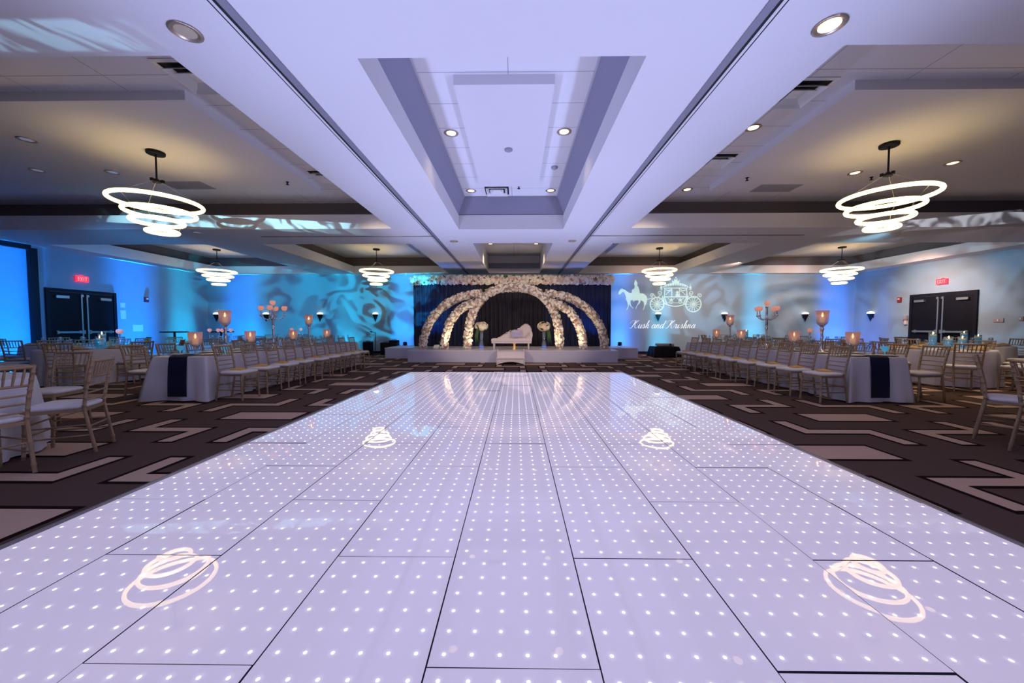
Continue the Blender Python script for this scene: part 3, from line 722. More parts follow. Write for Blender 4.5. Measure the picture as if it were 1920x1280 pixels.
def uplight(x,y,label):
    t = thing('uplight', label, 'uplight', (x,y,SZ)); b = MB(); b.lathe([(.07,.02),(.075,.04),(.075,.16),(.065,.17)],12); b.obj('can', M['black'], t)
    b = MB(); b.lathe([(.001,.155),(.064,.155)],12); b.obj('lens', mat('uplens%d'%int(x), (.2,.4,1,1), .4, em=(.1,.45,1,1), es=2), t)
    b = MB(); b.tube([(-.09,0,0),(-.09,0,.12),(.0,0,.01),(.09,0,.12),(.09,0,0)],.008,6); b.obj('yoke', M['black'], t)
uplight(-4.55,14.85,'black uplight can on the rear riser left of the drapes'); uplight(4.2,14.85,'black uplight can on the rear riser right of the drapes')

# ------------------------------------------------------------------ projected carriage and names on the back wall
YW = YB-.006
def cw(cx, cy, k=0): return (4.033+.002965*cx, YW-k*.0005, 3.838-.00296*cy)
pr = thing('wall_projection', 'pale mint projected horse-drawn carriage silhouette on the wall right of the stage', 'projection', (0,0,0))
class Flat:
    def __init__(s): s.b = MB(); s.k = 0
    def poly(s, pts): s.k += 1; s.b.poly([cw(x,y,(s.k%8)) for x,y in pts])
    def stroke(s, pts, w, closed=False):
        s.k += 1; n = len(pts); L = []; R = []
        ws = w if isinstance(w,(list,tuple)) else [w]*n
        for i,(x,y) in enumerate(pts):
            a = pts[i-1] if (i>0 or closed) else pts[i]; c = pts[(i+1)%n] if (i<n-1 or closed) else pts[i]
            dx,dy = c[0]-a[0], c[1]-a[1]; l = math.hypot(dx,dy) or 1; nx,ny = -dy/l*ws[i]/2, dx/l*ws[i]/2
            L.append((x+nx,y+ny)); R.append((x-nx,y-ny))
        vs = [cw(x,y,s.k%8) for x,y in L+R]
        s.b.add(vs, [(i,(i+1)%n,n+(i+1)%n,n+i) for i in range(n if closed else n-1)])
    def disc(s, x, y, r, n=16): s.poly([(x+r*math.cos(2*PI*i/n),y+r*math.sin(2*PI*i/n)) for i in range(n)])
    def ring(s, x, y, r, w, n=40): s.stroke([(x+r*math.cos(2*PI*i/n),y+r*math.sin(2*PI*i/n)) for i in range(n)], w, True)
def cr(pts, n=8):
    out = []
    P = [pts[0]]+list(pts)+[pts[-1]]
    for i in range(1,len(P)-2):
        for k in range(n):
            t = k/n; a,b_,c,d = P[i-1],P[i],P[i+1],P[i+2]
            out.append(tuple(.5*((2*b_[q])+(-a[q]+c[q])*t+(2*a[q]-5*b_[q]+4*c[q]-d[q])*t*t+(-a[q]+3*b_[q]-3*c[q]+d[q])*t**3) for q in (0,1)))
    out.append(tuple(pts[-1])); return out
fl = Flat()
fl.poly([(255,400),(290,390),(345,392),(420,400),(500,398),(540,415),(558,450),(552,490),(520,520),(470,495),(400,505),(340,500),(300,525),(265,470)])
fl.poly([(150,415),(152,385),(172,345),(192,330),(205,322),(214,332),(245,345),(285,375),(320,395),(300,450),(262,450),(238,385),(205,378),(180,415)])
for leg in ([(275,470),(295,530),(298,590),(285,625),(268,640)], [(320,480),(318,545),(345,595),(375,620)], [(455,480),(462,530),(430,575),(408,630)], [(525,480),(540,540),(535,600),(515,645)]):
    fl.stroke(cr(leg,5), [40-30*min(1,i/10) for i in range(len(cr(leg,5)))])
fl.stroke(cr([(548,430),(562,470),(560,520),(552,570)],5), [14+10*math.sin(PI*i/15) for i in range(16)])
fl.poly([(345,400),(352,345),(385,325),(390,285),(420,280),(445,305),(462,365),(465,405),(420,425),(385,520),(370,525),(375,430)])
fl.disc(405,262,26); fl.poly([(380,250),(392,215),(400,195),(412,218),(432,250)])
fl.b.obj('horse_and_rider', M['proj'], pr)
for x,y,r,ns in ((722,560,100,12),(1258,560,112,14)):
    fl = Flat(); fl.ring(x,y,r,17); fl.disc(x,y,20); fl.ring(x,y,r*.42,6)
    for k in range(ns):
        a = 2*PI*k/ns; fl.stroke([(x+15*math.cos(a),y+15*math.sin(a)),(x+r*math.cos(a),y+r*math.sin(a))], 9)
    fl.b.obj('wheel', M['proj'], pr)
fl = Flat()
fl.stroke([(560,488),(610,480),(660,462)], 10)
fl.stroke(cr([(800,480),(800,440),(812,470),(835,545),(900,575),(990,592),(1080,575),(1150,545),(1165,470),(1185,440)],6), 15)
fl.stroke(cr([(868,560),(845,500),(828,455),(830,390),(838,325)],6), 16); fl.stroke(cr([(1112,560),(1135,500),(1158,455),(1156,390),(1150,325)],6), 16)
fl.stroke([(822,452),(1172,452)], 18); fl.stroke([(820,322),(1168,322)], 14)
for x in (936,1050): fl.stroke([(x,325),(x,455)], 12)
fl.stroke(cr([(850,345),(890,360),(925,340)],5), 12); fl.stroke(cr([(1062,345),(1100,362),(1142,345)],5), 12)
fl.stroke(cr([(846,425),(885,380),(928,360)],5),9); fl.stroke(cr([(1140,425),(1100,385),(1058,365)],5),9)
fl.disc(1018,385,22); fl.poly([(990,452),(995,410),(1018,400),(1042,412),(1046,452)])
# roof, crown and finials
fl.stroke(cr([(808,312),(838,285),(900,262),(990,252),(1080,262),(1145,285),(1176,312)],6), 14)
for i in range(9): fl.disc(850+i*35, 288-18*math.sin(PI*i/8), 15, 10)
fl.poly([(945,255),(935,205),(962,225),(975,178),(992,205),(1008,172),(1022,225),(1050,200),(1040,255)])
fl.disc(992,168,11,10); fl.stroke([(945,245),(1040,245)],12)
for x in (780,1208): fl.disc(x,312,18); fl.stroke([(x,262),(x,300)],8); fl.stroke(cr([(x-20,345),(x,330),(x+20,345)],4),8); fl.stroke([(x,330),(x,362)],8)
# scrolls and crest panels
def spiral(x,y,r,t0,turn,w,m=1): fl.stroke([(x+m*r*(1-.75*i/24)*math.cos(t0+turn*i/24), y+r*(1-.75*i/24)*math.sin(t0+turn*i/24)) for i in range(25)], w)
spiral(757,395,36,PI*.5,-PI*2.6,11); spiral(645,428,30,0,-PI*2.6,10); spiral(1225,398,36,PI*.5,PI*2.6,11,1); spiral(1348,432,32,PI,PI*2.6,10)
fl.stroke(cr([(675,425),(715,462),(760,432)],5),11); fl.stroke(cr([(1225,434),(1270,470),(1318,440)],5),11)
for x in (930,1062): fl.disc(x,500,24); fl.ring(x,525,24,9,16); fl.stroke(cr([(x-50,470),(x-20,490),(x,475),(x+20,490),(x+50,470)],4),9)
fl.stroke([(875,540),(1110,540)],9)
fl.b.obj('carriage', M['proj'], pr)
# script lettering
G = {'K': (2.05,[[(-.35,1.25),(-.28,1.7),(.1,2.05),(.6,2.02),(.95,1.92)],[(.98,2.1),(.78,1.4),(.55,.5),(.3,.05),(-.05,.02),(-.2,.2)],[(1.75,2.0),(1.55,2.1),(1.2,1.6),(.72,1.05)],[(.72,1.05),(1.05,.95),(1.2,.45),(1.45,.02),(1.75,.1),(1.95,.4)]]),
 'u': (1.12,[[(0,.35),(.25,1.02),(.18,.3),(.35,0),(.62,.2),(.85,1.0)],[(.85,1.0),(.78,.25),(.92,0),(1.17,.35)]]),
 's': (.85,[[(0,.3),(.4,1.12),(.48,.72),(.6,.3),(.4,0),(.1,.1)],[(.45,.02),(.65,.08),(.88,.35)]]),
 'h': (1.1,[[(0,.35),(.42,1.3),(.58,2.0),(.42,2.08),(.32,1.5),(.2,0)],[(.24,.45),(.5,.95),(.74,.88),(.68,.3),(.82,0),(1.12,.35)]]),
 'a': (1.12,[[(.85,.82),(.55,1.02),(.2,.72),(.12,.25),(.35,0),(.65,.3),(.88,1.0)],[(.88,1.0),(.8,.25),(.93,0),(1.16,.35)]]),
 'n': (1.1,[[(0,.35),(.25,1.02),(.18,0)],[(.22,.45),(.5,.98),(.73,.9),(.66,.3),(.82,0),(1.12,.35)]]),
 'd': (1.2,[[(.85,.82),(.55,1.02),(.2,.72),(.12,.25),(.35,0),(.65,.3),(.9,1.0)],[(1.12,2.08),(.98,1.4),(.82,.3),(.95,0),(1.22,.35)]]),
 'r': (.9,[[(0,.35),(.2,1.1),(.34,.95),(.58,.98),(.5,.3),(.66,0),(.92,.35)]]),
 'i': (.68,[[(0,.35),(.25,1.02),(.18,.25),(.34,0),(.68,.35)],[(.36,1.42),(.40,1.55)]]), ' ': (.62,[])}
text = 'Kush and Krishna'
tot = sum(G[c][0] for c in text)
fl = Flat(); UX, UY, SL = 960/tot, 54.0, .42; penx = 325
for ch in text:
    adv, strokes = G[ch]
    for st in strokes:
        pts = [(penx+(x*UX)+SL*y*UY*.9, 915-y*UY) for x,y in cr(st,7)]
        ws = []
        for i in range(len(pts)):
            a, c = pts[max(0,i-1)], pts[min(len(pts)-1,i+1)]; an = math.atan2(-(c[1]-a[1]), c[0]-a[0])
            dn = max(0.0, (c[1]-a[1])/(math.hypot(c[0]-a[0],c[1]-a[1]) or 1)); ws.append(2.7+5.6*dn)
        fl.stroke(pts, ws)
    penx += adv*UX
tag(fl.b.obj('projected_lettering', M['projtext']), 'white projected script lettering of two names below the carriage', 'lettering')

# ------------------------------------------------------------------ chiavari chairs
def post(path, r, n=8):
    """bamboo-turned post: rings along the path"""
    P = [Vector(p) for p in path]; pts = []; rs = []
    for i in range(len(P)-1):
        for u in (0,.12,.16,.2,.55,.59,.63):
            pts.append(P[i].lerp(P[i+1],u)); rs.append(r*(1.28 if u in (.16,.59) else 1.0))
    pts.append(P[-1]); rs.append(r)
    b = MB(); b.tube(pts, rs, n); return b
def trap(f, bk, y0, y1): return [(-bk,y0),(bk,y0),(f,y1),(-f,y1)]
def cushion():
    b = MB(); n = 28; vs = []
    def outline(k, grow):
        a = 2*PI*k/n; c, s = math.cos(a), math.sin(a); e = 2/5.0
        x = math.copysign(abs(c)**e,c); y = math.copysign(abs(s)**e,s)
        return (x*(.195+.015*y+grow), y*(.195+grow))
    rows = [(.432,.0),(.440,.012),(.458,.014),(.470,.004),(.478,-.03),(.482,-.10)]
    for z,g in rows:
        for k in range(n): x,y = outline(k,g); vs.append((x,y,z))
    fs = [(r*n+k,r*n+(k+1)%n,(r+1)*n+(k+1)%n,(r+1)*n+k) for r in range(len(rows)-1) for k in range(n)]
    b.add(vs, fs, 0, True); b.add(vs[-n:],[tuple(range(n))],0,True); return b
def yb(z): # y of the reclining back at height z
    return -.195 if z < .45 else -.195-.085*((z-.45)/.45)**1.3
def xb(z): return .172+.014*max(0,(z-.45)/.45)
def rail(z, r, n=6, xin=0): return [(-xb(z),yb(z),z),(0,yb(z)-.012,z),(xb(z),yb(z),z)]
def chair_full():
    t = thing('chiavari_chair', 'x', 'chair')
    cushion().obj('seat_cushion', M['cushion'], t)
    b = MB(); b.prism(trap(.205,.18,-.20,.20),'z',.400,.432); b.obj('seat_frame', M['gold'], t)
    for s in (-1,1):
        post([(s*.168,-.262,0),(s*.172,-.195,.43),(s*xb(.6),yb(.6),.6),(s*xb(.75),yb(.75),.75),(s*xb(.89),yb(.89),.892)],.0145).obj('back_post', M['gold'], t)
        post([(s*.198,.195,0),(s*.192,.185,.2),(s*.19,.18,.402)],.0145).obj('front_leg', M['gold'], t)
    b = MB(); b.tube(rail(.878,.014),.0145,8); b.obj('top_rail', M['gold'], t)
    for z in (.725,.645,.575,.505):
        b = MB(); b.tube(rail(z,.008),.0085 if z<.7 else .011,6); b.obj('back_rail', M['gold'], t)
    for k in range(6):
        x = -.13+.052*k; b = MB(); b.tube([(x*.96,yb(.725)-.01,.725),(x,yb(.80)-.01,.80),(x*1.03,yb(.878)-.01,.878)],[.006,.0085,.006],6); b.obj('spindle', M['gold'], t)
    st = [((-.195,.188,.20),(.195,.188,.20)),((-.193,.186,.30),(.193,.186,.30)),((-.17,-.215,.25),(.17,-.215,.25))]
    for s in (-1,1): st += [((s*.170,-.235,.17),(s*.195,.188,.17)),((s*.171,-.215,.27),(s*.193,.186,.27))]
    for p,q in st: b = MB(); b.tube([p,q],.0085,6); b.obj('stretcher', M['gold'], t)
    return t
def chair_far():
    t = thing('chiavari_chair', 'x', 'chair')
    cushion().obj('seat_cushion', M['cushion'], t)
    b = MB(); b.prism(trap(.205,.18,-.20,.20),'z',.400,.432)
    for s in (-1,1): b.tube([(s*.170,-.235,.2),(s*.195,.188,.2)],.009,5)
    b.tube([(-.195,.188,.24),(.195,.188,.24)],.009,5); b.tube([(-.17,-.215,.25),(.17,-.215,.25)],.009,5)
    b.obj('seat_frame', M['gold'], t)
    for s in (-1,1):
        b = MB(); b.tube([(s*.168,-.262,0),(s*.172,-.195,.43),(s*xb(.65),yb(.65),.65),(s*xb(.89),yb(.89),.892)],.015,6); b.obj('back_post', M['gold'], t)
        b = MB(); b.tube([(s*.198,.195,0),(s*.19,.18,.402)],.0145,6); b.obj('front_leg', M['gold'], t)
    b = MB(); b.tube(rail(.878,.014),.0145,6)
    for z in (.725,.645,.575,.505): b.tube(rail(z,.008),.009,5)
    for k in range(6): x = -.13+.052*k; b.tube([(x*.96,yb(.725)-.01,.725),(x*1.03,yb(.878)-.01,.878)],.0075,5)
    b.obj('backrest', M['gold'], t)
    return t
full, far = Spawner(chair_full()), Spawner(chair_far())
ORD = ['first','second','third','fourth','fifth','sixth','seventh','eighth','ninth','tenth']
PLACED = []
def put_chair(sp, x, y, ang, label, group):
    """ang: direction the sitter faces (radians, 0 = +x)"""
    PLACED.append((x,y)); return sp((x,y,.0025), ang-PI/2, label, group)

# ------------------------------------------------------------------ table tops and small ware
def napkin_mesh():
    b = MB(); P = [(-.10,-.06),(.10,-.06),(.11,.06),(-.09,.07)]
    b.add([(-.11,-.055,.0),(.11,-.06,.0),(.12,.055,.0),(-.10,.065,.0),(-.10,-.05,.010),(.10,-.05,.028),(.11,.05,.026),(-.09,.06,.010),(.02,.0,.048),(.06,0.03,.035)],
          [(0,1,5,4),(1,2,6,5),(2,3,7,6),(3,0,4,7),(4,5,8),(5,6,9),(5,9,8),(6,7,9),(7,8,9),(7,4,8)]); return b
def napkin_proto():
    o = napkin_mesh().obj('folded_napkin', M['napkin']); return tag(o,'x','napkin')
def plate_proto():
    t = thing('place_plate','x','plate')
    b = MB(); b.lathe([(.001,.004),(.10,.004),(.16,.014),(.163,.011),(.105,.0),(.001,.0)],20); b.obj('charger', M['charger'], t)
    b = MB(); b.lathe([(.001,.012),(.075,.012),(.125,.022),(.128,.019),(.08,.006),(.001,.006)],20); b.obj('plate', M['plate'], t); return t
def goblet_proto():
    b = MB(); b.lathe([(.034,.0),(.034,.003),(.006,.008),(.005,.085),(.02,.10),(.037,.13),(.04,.165),(.034,.20)],12); return tag(b.obj('water_goblet', M['glass']),'x','glass')
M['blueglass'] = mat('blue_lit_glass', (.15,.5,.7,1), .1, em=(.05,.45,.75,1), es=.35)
def flute_proto():
    b = MB(); b.lathe([(.03,.0),(.03,.003),(.005,.008),(.004,.09),(.022,.11),(.026,.17),(.022,.235)],10); return tag(b.obj('champagne_flute', M['glass']),'x','glass')
napkin, plate, goblet, flute = (Spawner(p()) for p in (napkin_proto, plate_proto, goblet_proto, flute_proto))
def tumbler_proto():
    b = MB(); b.lathe([(.03,.0),(.03,.004),(.006,.01),(.006,.06),(.03,.075),(.05,.11),(.046,.15)],12); return tag(b.obj('water_goblet', M['blueglass']),'x','glass')
bluegob = Spawner(tumbler_proto())

ZC = .732   # top of the table linen
def short_candle():
    t = thing('candle_goblet','x','candle holder')
    b = MB(); b.lathe([(.065,0),(.065,.01),(.02,.025),(.016,.10),(.03,.125),(.05,.14)],16); b.obj('foot', M['glass'], t)
    b = MB(); b.lathe([(.02,.13),(.06,.15),(.085,.20),(.092,.28),(.098,.38),(.094,.38),(.088,.28)],20); b.obj('glass_shade', M['frost'], t)
    b = MB(); b.lathe([(.001,.27),(.04,.27),(.04,.17),(.001,.17)],12); c = b.obj('candle', M['wax'], t)
    b = MB(); b.lathe([(.006,.275),(.018,.30),(.010,.335),(.001,.355)],8); b.obj('flame', M['flame'], c)
    return t
def tall_candle():
    t = thing('tall_candle_stand','x','candle holder')
    b = MB(); b.lathe([(.10,0),(.10,.012),(.045,.03),(.022,.06),(.018,.22),(.026,.24),(.018,.26),(.022,.40),(.035,.43),(.02,.45),(.03,.475),(.05,.49)],16); b.obj('stem', M['silver'], t)
    b = MB(); b.lathe([(.03,.485),(.075,.52),(.093,.58),(.093,.68),(.105,.77),(.10,.77),(.088,.68)],20); b.obj('glass_shade', M['frost'], t)
    b = MB(); b.lathe([(.001,.65),(.04,.65),(.04,.54),(.001,.54)],12); c = b.obj('candle', M['wax'], t)
    b = MB(); b.lathe([(.006,.655),(.018,.68),(.010,.715),(.001,.735)],8); b.obj('flame', M['flame'], c)
    return t
M['cupglass'] = mat('pink_votive_glass', (.62,.42,.42,1), .2, em=(1,.36,.2,1), es=.42)
def candelabra():
    t = thing('candelabra','x','candelabra')
    b = MB(); b.lathe([(.11,0),(.11,.012),(.05,.035),(.03,.08),(.016,.14),(.022,.40),(.034,.43),(.02,.46),(.03,.52),(.022,.60),(.032,.64),(.02,.70),(.026,.76),(.018,.88),(.04,.92)],16); b.obj('stem', M['silver'], t)
    cups = [(0,0,.94)]
    for k in range(4):
        a = PI/2*k+.35; c, s = math.cos(a), math.sin(a)
        b = MB(); b.tube([(.02*c,.02*s,.66),(.10*c,.10*s,.62),(.19*c,.19*s,.66),(.225*c,.225*s,.74),(.225*c,.225*s,.82)],.011,6)
        b.lathe([(.012,.69),(.03,.72),(.012,.75)],8,(.225*c,.225*s,0)); b.obj('arm', M['silver'], t); cups.append((.225*c,.225*s,.82))
    for x,y,z in cups:
        b = MB(); b.lathe([(.01,0),(.042,.015),(.06,.05),(.055,.09),(.042,.105)],14,(x,y,z)); c = b.obj('votive_cup', M['cupglass'], t)
        b = MB(); b.lathe([(.003,.04),(.012,.06),(.006,.085),(.001,.095)],8,(x,y,z)); b.obj('flame', M['flame'], c)
    return t
def teal_vase(h):
    t = thing('floating_candle_vase','x','candle vase')
    b = MB(); b.lathe([(.001,.0),(.062,.0),(.065,.01),(.065,h),(.061,h),(.061,.012)],20); b.obj('glass_cylinder', M['glass'], t)
    b = MB(); b.lathe([(.001,.012),(.06,.012),(.06,h-.07),(.001,h-.07)],18); b.obj('teal_water', M['glassteal'], t)
    b = MB(); b.lathe([(.02,h-.072),(.05,h-.055),(.05,h-.04),(.001,h-.038)],14); c = b.obj('floating_candle', M['wax'], t)
    b = MB(); b.lathe([(.003,h-.04),(.012,h-.02),(.006,h+.005),(.001,h+.02)],8); b.obj('flame', M['flame'], c)
    return t
def globe_stand():
    t = thing('globe_candle_stand','x','candle holder')
    b = MB(); b.lathe([(.05,0),(.05,.008),(.008,.02),(.006,.30),(.014,.32)],12); b.obj('stem', M['silver'], t)
    b = MB(); b.lathe([(.012,.31),(.045,.335),(.055,.37),(.045,.40),(.03,.415)],14); c = b.obj('globe_cup', M['cupglass'], t)
    b = MB(); b.lathe([(.003,.35),(.011,.37),(.006,.39),(.001,.4)],8); b.obj('flame', M['flame'], c)
    return t
shortc, tallc, cand, teal1, teal2, globe = (Spawner(p) for p in (short_candle(), tall_candle(), candelabra(), teal_vase(.34), teal_vase(.26), globe_stand()))

# ------------------------------------------------------------------ long tables either side of the dance floor
def long_table(cx, s, ya, yb_, side, chair0, pitch, holders):
    """s=+1: the aisle is towards +x"""
    ym, hy = (ya+yb_)/2, (yb_-ya)/2
    t = thing('long_banquet_table', 'long banquet table hidden under white linen %s of the dance floor' % side, 'table', (cx,ym,0))
    b = MB(); b.box(-.40,.40,-hy+.03,hy-.03,.69,.72); b.obj('tabletop', M['ivory'], t)
    for y in (-hy+.25,-hy/3,hy/3,hy-.25):
        for x in (-.33,.33): b = MB(); b.tube([(x,y,0),(x,y,.69)],.018,8); b.obj('leg', M['steel'], t)
    c = rect_cloth(.42,hy,ZC-.004,.035,.055,15,n=560,seed=4 if s>0 else 9,corner=.05).obj('tablecloth', M['cloth']); c.location = (cx,ym,0)
    tag(c, 'long white tablecloth falling to the carpet on the %s long table' % side, 'tablecloth')
    # navy runner along the top, hanging at both ends
    b = MB(); w = .15; rows = [(-hy-.065,.09),(-hy-.060,.3),(-hy-.045,.55),(-hy-.026,ZC-.02),(-hy-.004,ZC+.004)]
    rows = rows+[(-hy+2*hy*i/12,ZC+.005) for i in range(1,12)]+[(-y,z) for y,z in rows[::-1]]
    vs = []
    for y,z in rows:
        for k in range(5): vs.append((-w+w*k/2+.008*math.sin(y*9+k), y-.004*math.cos(k*2.2)*(1 if z<.7 else 0), z))
    b.add(vs,[(r*5+k,r*5+k+1,(r+1)*5+k+1,(r+1)*5+k) for r in range(len(rows)-1) for k in range(4)],0,True)
    o = b.obj('table_runner', M['navy']); o.location = (cx,ym,.0); tag(o,'navy satin runner along the %s long table, hanging over its near end' % side,'table runner')
    face = 0 if s > 0 else PI
    jr = random.Random(11 if s>0 else 12)
    for k in range(9):
        y = chair0+pitch*k; x = cx+s*.765+jr.uniform(-.02,.02)
        put_chair(full, x, y, face+jr.uniform(-.05,.05), 'gold chair facing the dance floor, %s from the near end of the %s aisle row' % (ORD[k],side), 'aisle chairs of the %s long table' % side)
        napkin((x-s*.03,y-.02+jr.uniform(-.03,.03),.4845), jr.uniform(-.5,.5)+(0 if s>0 else PI), 'gold folded napkin on the seat %s from the near end of the %s aisle row' % (ORD[k],side), 'gold napkins on the %s aisle seats' % side)
        x2 = cx-s*.86
        put_chair(full if k < 3 else far, x2, chair0+.1+pitch*k, face, 'gold chair on the outer side of %s long table, %s from near end' % (side,ORD[k]), 'outer chairs of the %s long table' % side)
        for q,(sx,nm) in enumerate(((1,'aisle'),(-1,'outer'))):
            px, py = cx+s*sx*.26, chair0+.05+pitch*k
            plate((px,py,ZC), 0, 'gold-rimmed plate, %s from near end, %s side of %s long table' % (ORD[k],nm,side), 'plates on the %s long table' % side)
            goblet((px-s*sx*.11,py+.19,ZC), 0, 'stemmed goblet, %s from near end, %s side of %s long table' % (ORD[k],nm,side), 'goblets on the %s long table' % side)
            flute((px+s*sx*.0,py+.24,ZC), 0, 'slim flute, %s from near end, %s side of %s long table' % (ORD[k],nm,side), 'flutes on the %s long table' % side)
    cnt = {}
    for kind, y in holders:
        n = cnt.get(kind,0); cnt[kind] = n+1
        if kind == 's': shortc((cx,y,ZC+.006),y,'short frosted candle goblet, %s from the near end of the %s long table' % (ORD[n],side),'short candle goblets')
        if kind == 't': tallc((cx,y,ZC+.006),y,'tall silver candle stand, %s from the near end of the %s long table' % (ORD[n],side),'tall silver candle stands')
        if kind == 'c': cand((cx,y,ZC+.006),0,'five-light silver candelabra standing in the middle of the %s long table' % side,'silver candelabras')
long_table(-5.41, 1, 5.78, 11.35, 'left', 6.03, .595, [('s',6.08),('t',6.72),('s',7.35),('c',8.06),('s',8.78),('t',9.46),('s',10.35)])
long_table(5.72, -1, 5.82, 11.35, 'right', 5.93, .595, [('s',6.27),('t',6.9),('s',7.58),('c',8.42),('s',9.35),('t',9.85),('s',10.5)])
for x,y,lab in ((-5.62,6.02,'blue-lit stemmed glass at the near end of the left table, outer side'),(-5.12,6.35,'blue-lit stemmed glass near the first candle goblet of the left table'),(-5.02,6.2,'blue-lit stemmed glass at the aisle edge of the left table'),(6.0,6.0,'blue-lit stemmed glass at the near end of the right table')):
    bluegob((x,y,ZC+.006),0,lab,'blue-lit stemmed glasses')

# ------------------------------------------------------------------ round tables
def round_cloth(R, flare, seed):
    rnd = random.Random(seed); n = 144; b = MB(); vs = []
    ph = [rnd.uniform(0,6.28) for _ in range(3)]
    rows = [(ZC-.004,0,0),(ZC-.008,.006,0),(ZC-.03,.014,0)]+[(ZC-.004-(ZC-.024)*q,.014+flare*q,.032*q) for q in (.15,.35,.6,.8,1)]
    for z,o,f in rows:
        for k in range(n):
            a = 2*PI*k/n; r = R+o+f*(math.sin(13*a+ph[0])+.6*math.sin(21*a+ph[1])+.4*math.sin(5*a+ph[2])); vs.append((r*math.cos(a),r*math.sin(a),z))
    b.add(vs,[(i*n+k,(i+1)*n+k,(i+1)*n+(k+1)%n,i*n+(k+1)%n)[::-1] for i in range(len(rows)-1) for k in range(n)],0,True); b.add(vs[:n],[tuple(range(n))]); return b
DIRS = ['right','far right','far','far left','left','near left','near','near right']
def dirname(a): return DIRS[int(round((a%(2*PI))/(PI/4)))%8]
def round_table(cx, cy, R, desc, angs, sp, seed, settings=True, dist=None):
    t = thing('round_banquet_table', 'round banquet table under linen, the %s' % desc, 'table', (cx,cy,0))
    b = MB(); b.lathe([(.001,.69),(R-.02,.69),(R-.02,.72),(.001,.72)],32); b.obj('tabletop', M['ivory'], t)
    for k in range(4):
        a = PI/4+PI/2*k; b = MB(); b.tube([(.5*math.cos(a),.5*math.sin(a),0),(.5*math.cos(a),.5*math.sin(a),.69)],.018,8); b.obj('leg', M['steel'], t)
    c = round_cloth(R,.05,seed).obj('tablecloth', M['cloth']); c.location = (cx,cy,0); tag(c,'white round tablecloth on the %s' % desc,'tablecloth')
    d = dist or R+.38
    for a in angs:
        a = math.radians(a); x, y = cx+d*math.cos(a), cy+d*math.sin(a)
        if any(math.hypot(x-u,y-v) < .62 for u,v in PLACED) or x > XR-.4 or x < XL+.4: continue
        put_chair(sp, x, y, a+PI, 'gold chair on the %s side of the %s' % (dirname(a),desc), 'chairs of the %s' % desc)
    if settings:
        for a in angs:
            a = math.radians(a); ca, sa = math.cos(a), math.sin(a); dn = dirname(a)
            plate((cx+(R-.2)*ca,cy+(R-.2)*sa,ZC),0,'gold-rimmed plate, %s side of the %s' % (dn,desc),'plates of the %s' % desc)
            napkin((cx+(R-.2)*ca,cy+(R-.2)*sa,ZC+.022),a,'gold folded napkin, %s side of the %s' % (dn,desc),'napkins of the %s' % desc)
            a2 = a+.26; goblet((cx+(R-.34)*math.cos(a2),cy+(R-.34)*math.sin(a2),ZC),0,'stemmed goblet, %s side of the %s' % (dn,desc),'goblets of the %s' % desc)
# front corner tables (mostly outside the frame): only the chairs in view
T1L = 'round table at the left photo edge'; T1R = 'round table beyond the right photo edge'
round_table(-5.35,3.02,.76,T1L,[],full,1,False)
put_chair(full,-4.28,2.81,math.atan2(.164,-.986),'gold chair cut by the left photo edge, nearest the camera','chairs of the '+T1L)
put_chair(full,-4.37,3.46,math.atan2(-.46,-.89),'gold chair seen from behind at the left, second from the camera','chairs of the '+T1L)
put_chair(full,-5.50,4.22,math.atan2(-.98,.16),'gold chair facing the camera behind the table at the left photo edge','chairs of the '+T1L)
plate((-4.86,2.95,ZC),0,'white plate on the table at the left photo edge'); goblet((-5.05,3.3,ZC),0,'stemmed goblet on the table at the left photo edge'); bluegob((-5.3,3.35,ZC),0,'blue-lit stemmed glass on the table at the left photo edge')
round_table(6.0,3.02,.76,T1R,[],full,2,False)
put_chair(full,5.22,3.84,math.atan2(-.787,.617),'gold chair seen edge-on near the right photo edge','chairs of the '+T1R)
put_chair(full,5.0,3.32,math.atan2(-.31,.95),'gold chair cut by the right photo edge, nearest the camera','chairs of the '+T1R)
A8 = [238,283,328,13,58,103,148,193]
round_table(9.12,8.05,.84,'right round table with three blue vases',A8,full,3)
round_table(-9.4,8.0,.84,'left round table with two blue vases',[a for a in (257,302,347,32,77,122,167,212)],full,4)
round_table(11.55,9.6,.84,'right round table nearest the double doors',[225+45*k for k in range(8)],far,5)
round_table(-11.75,9.5,.84,'left round table nearest the double doors',[240+45*k for k in range(8)],far,6)
round_table(8.75,10.75,.84,'globe-stand round table behind right long table',[200+45*k for k in range(8)],far,7)
round_table(-8.8,10.6,.84,'globe-stand round table behind left long table',[215+45*k for k in range(8)],far,8)
round_table(8.35,13.35,.84,'far right round table with one vase',[222+45*k for k in range(8)],far,9)
round_table(-8.4,13.3,.84,'far left round table before back wall',[235+45*k for k in range(8)],far,10)
for x,y,sp_,lab in ((9.10,7.78,teal2,'blue floating-candle vase at the front left of the right round table trio'),(9.18,8.15,teal1,'tallest blue floating-candle vase at the back of the right round table trio'),(9.50,7.88,teal2,'blue floating-candle vase at the front right of the right round table trio'),
                  (11.55,9.55,teal1,'blue floating-candle vase on the farther right table, left of its pair'),(11.85,9.50,teal2,'lower blue floating-candle vase on the farther right table, right of its pair'),
                  (-9.33,8.1,teal1,'taller blue floating-candle vase on the left round table'),(-9.10,7.85,teal2,'lower blue floating-candle vase on the left round table'),
                  (8.35,13.35,teal1,'blue floating-candle vase on the far right round table')):
    sp_((x,y,ZC+.001),0,lab,'blue floating-candle vases')
for cx,cy,side in ((8.75,10.75,'right'),(-8.8,10.6,'left')):
    for k,(dx,dy) in enumerate(((-.2,0),(-.06,.14),(.16,.02),(.30,.16))):
        globe((cx+dx,cy+dy,ZC),0,'thin silver globe candle stand, %s from the left, behind the %s long table' % (ORD[k],side),'thin globe candle stands')
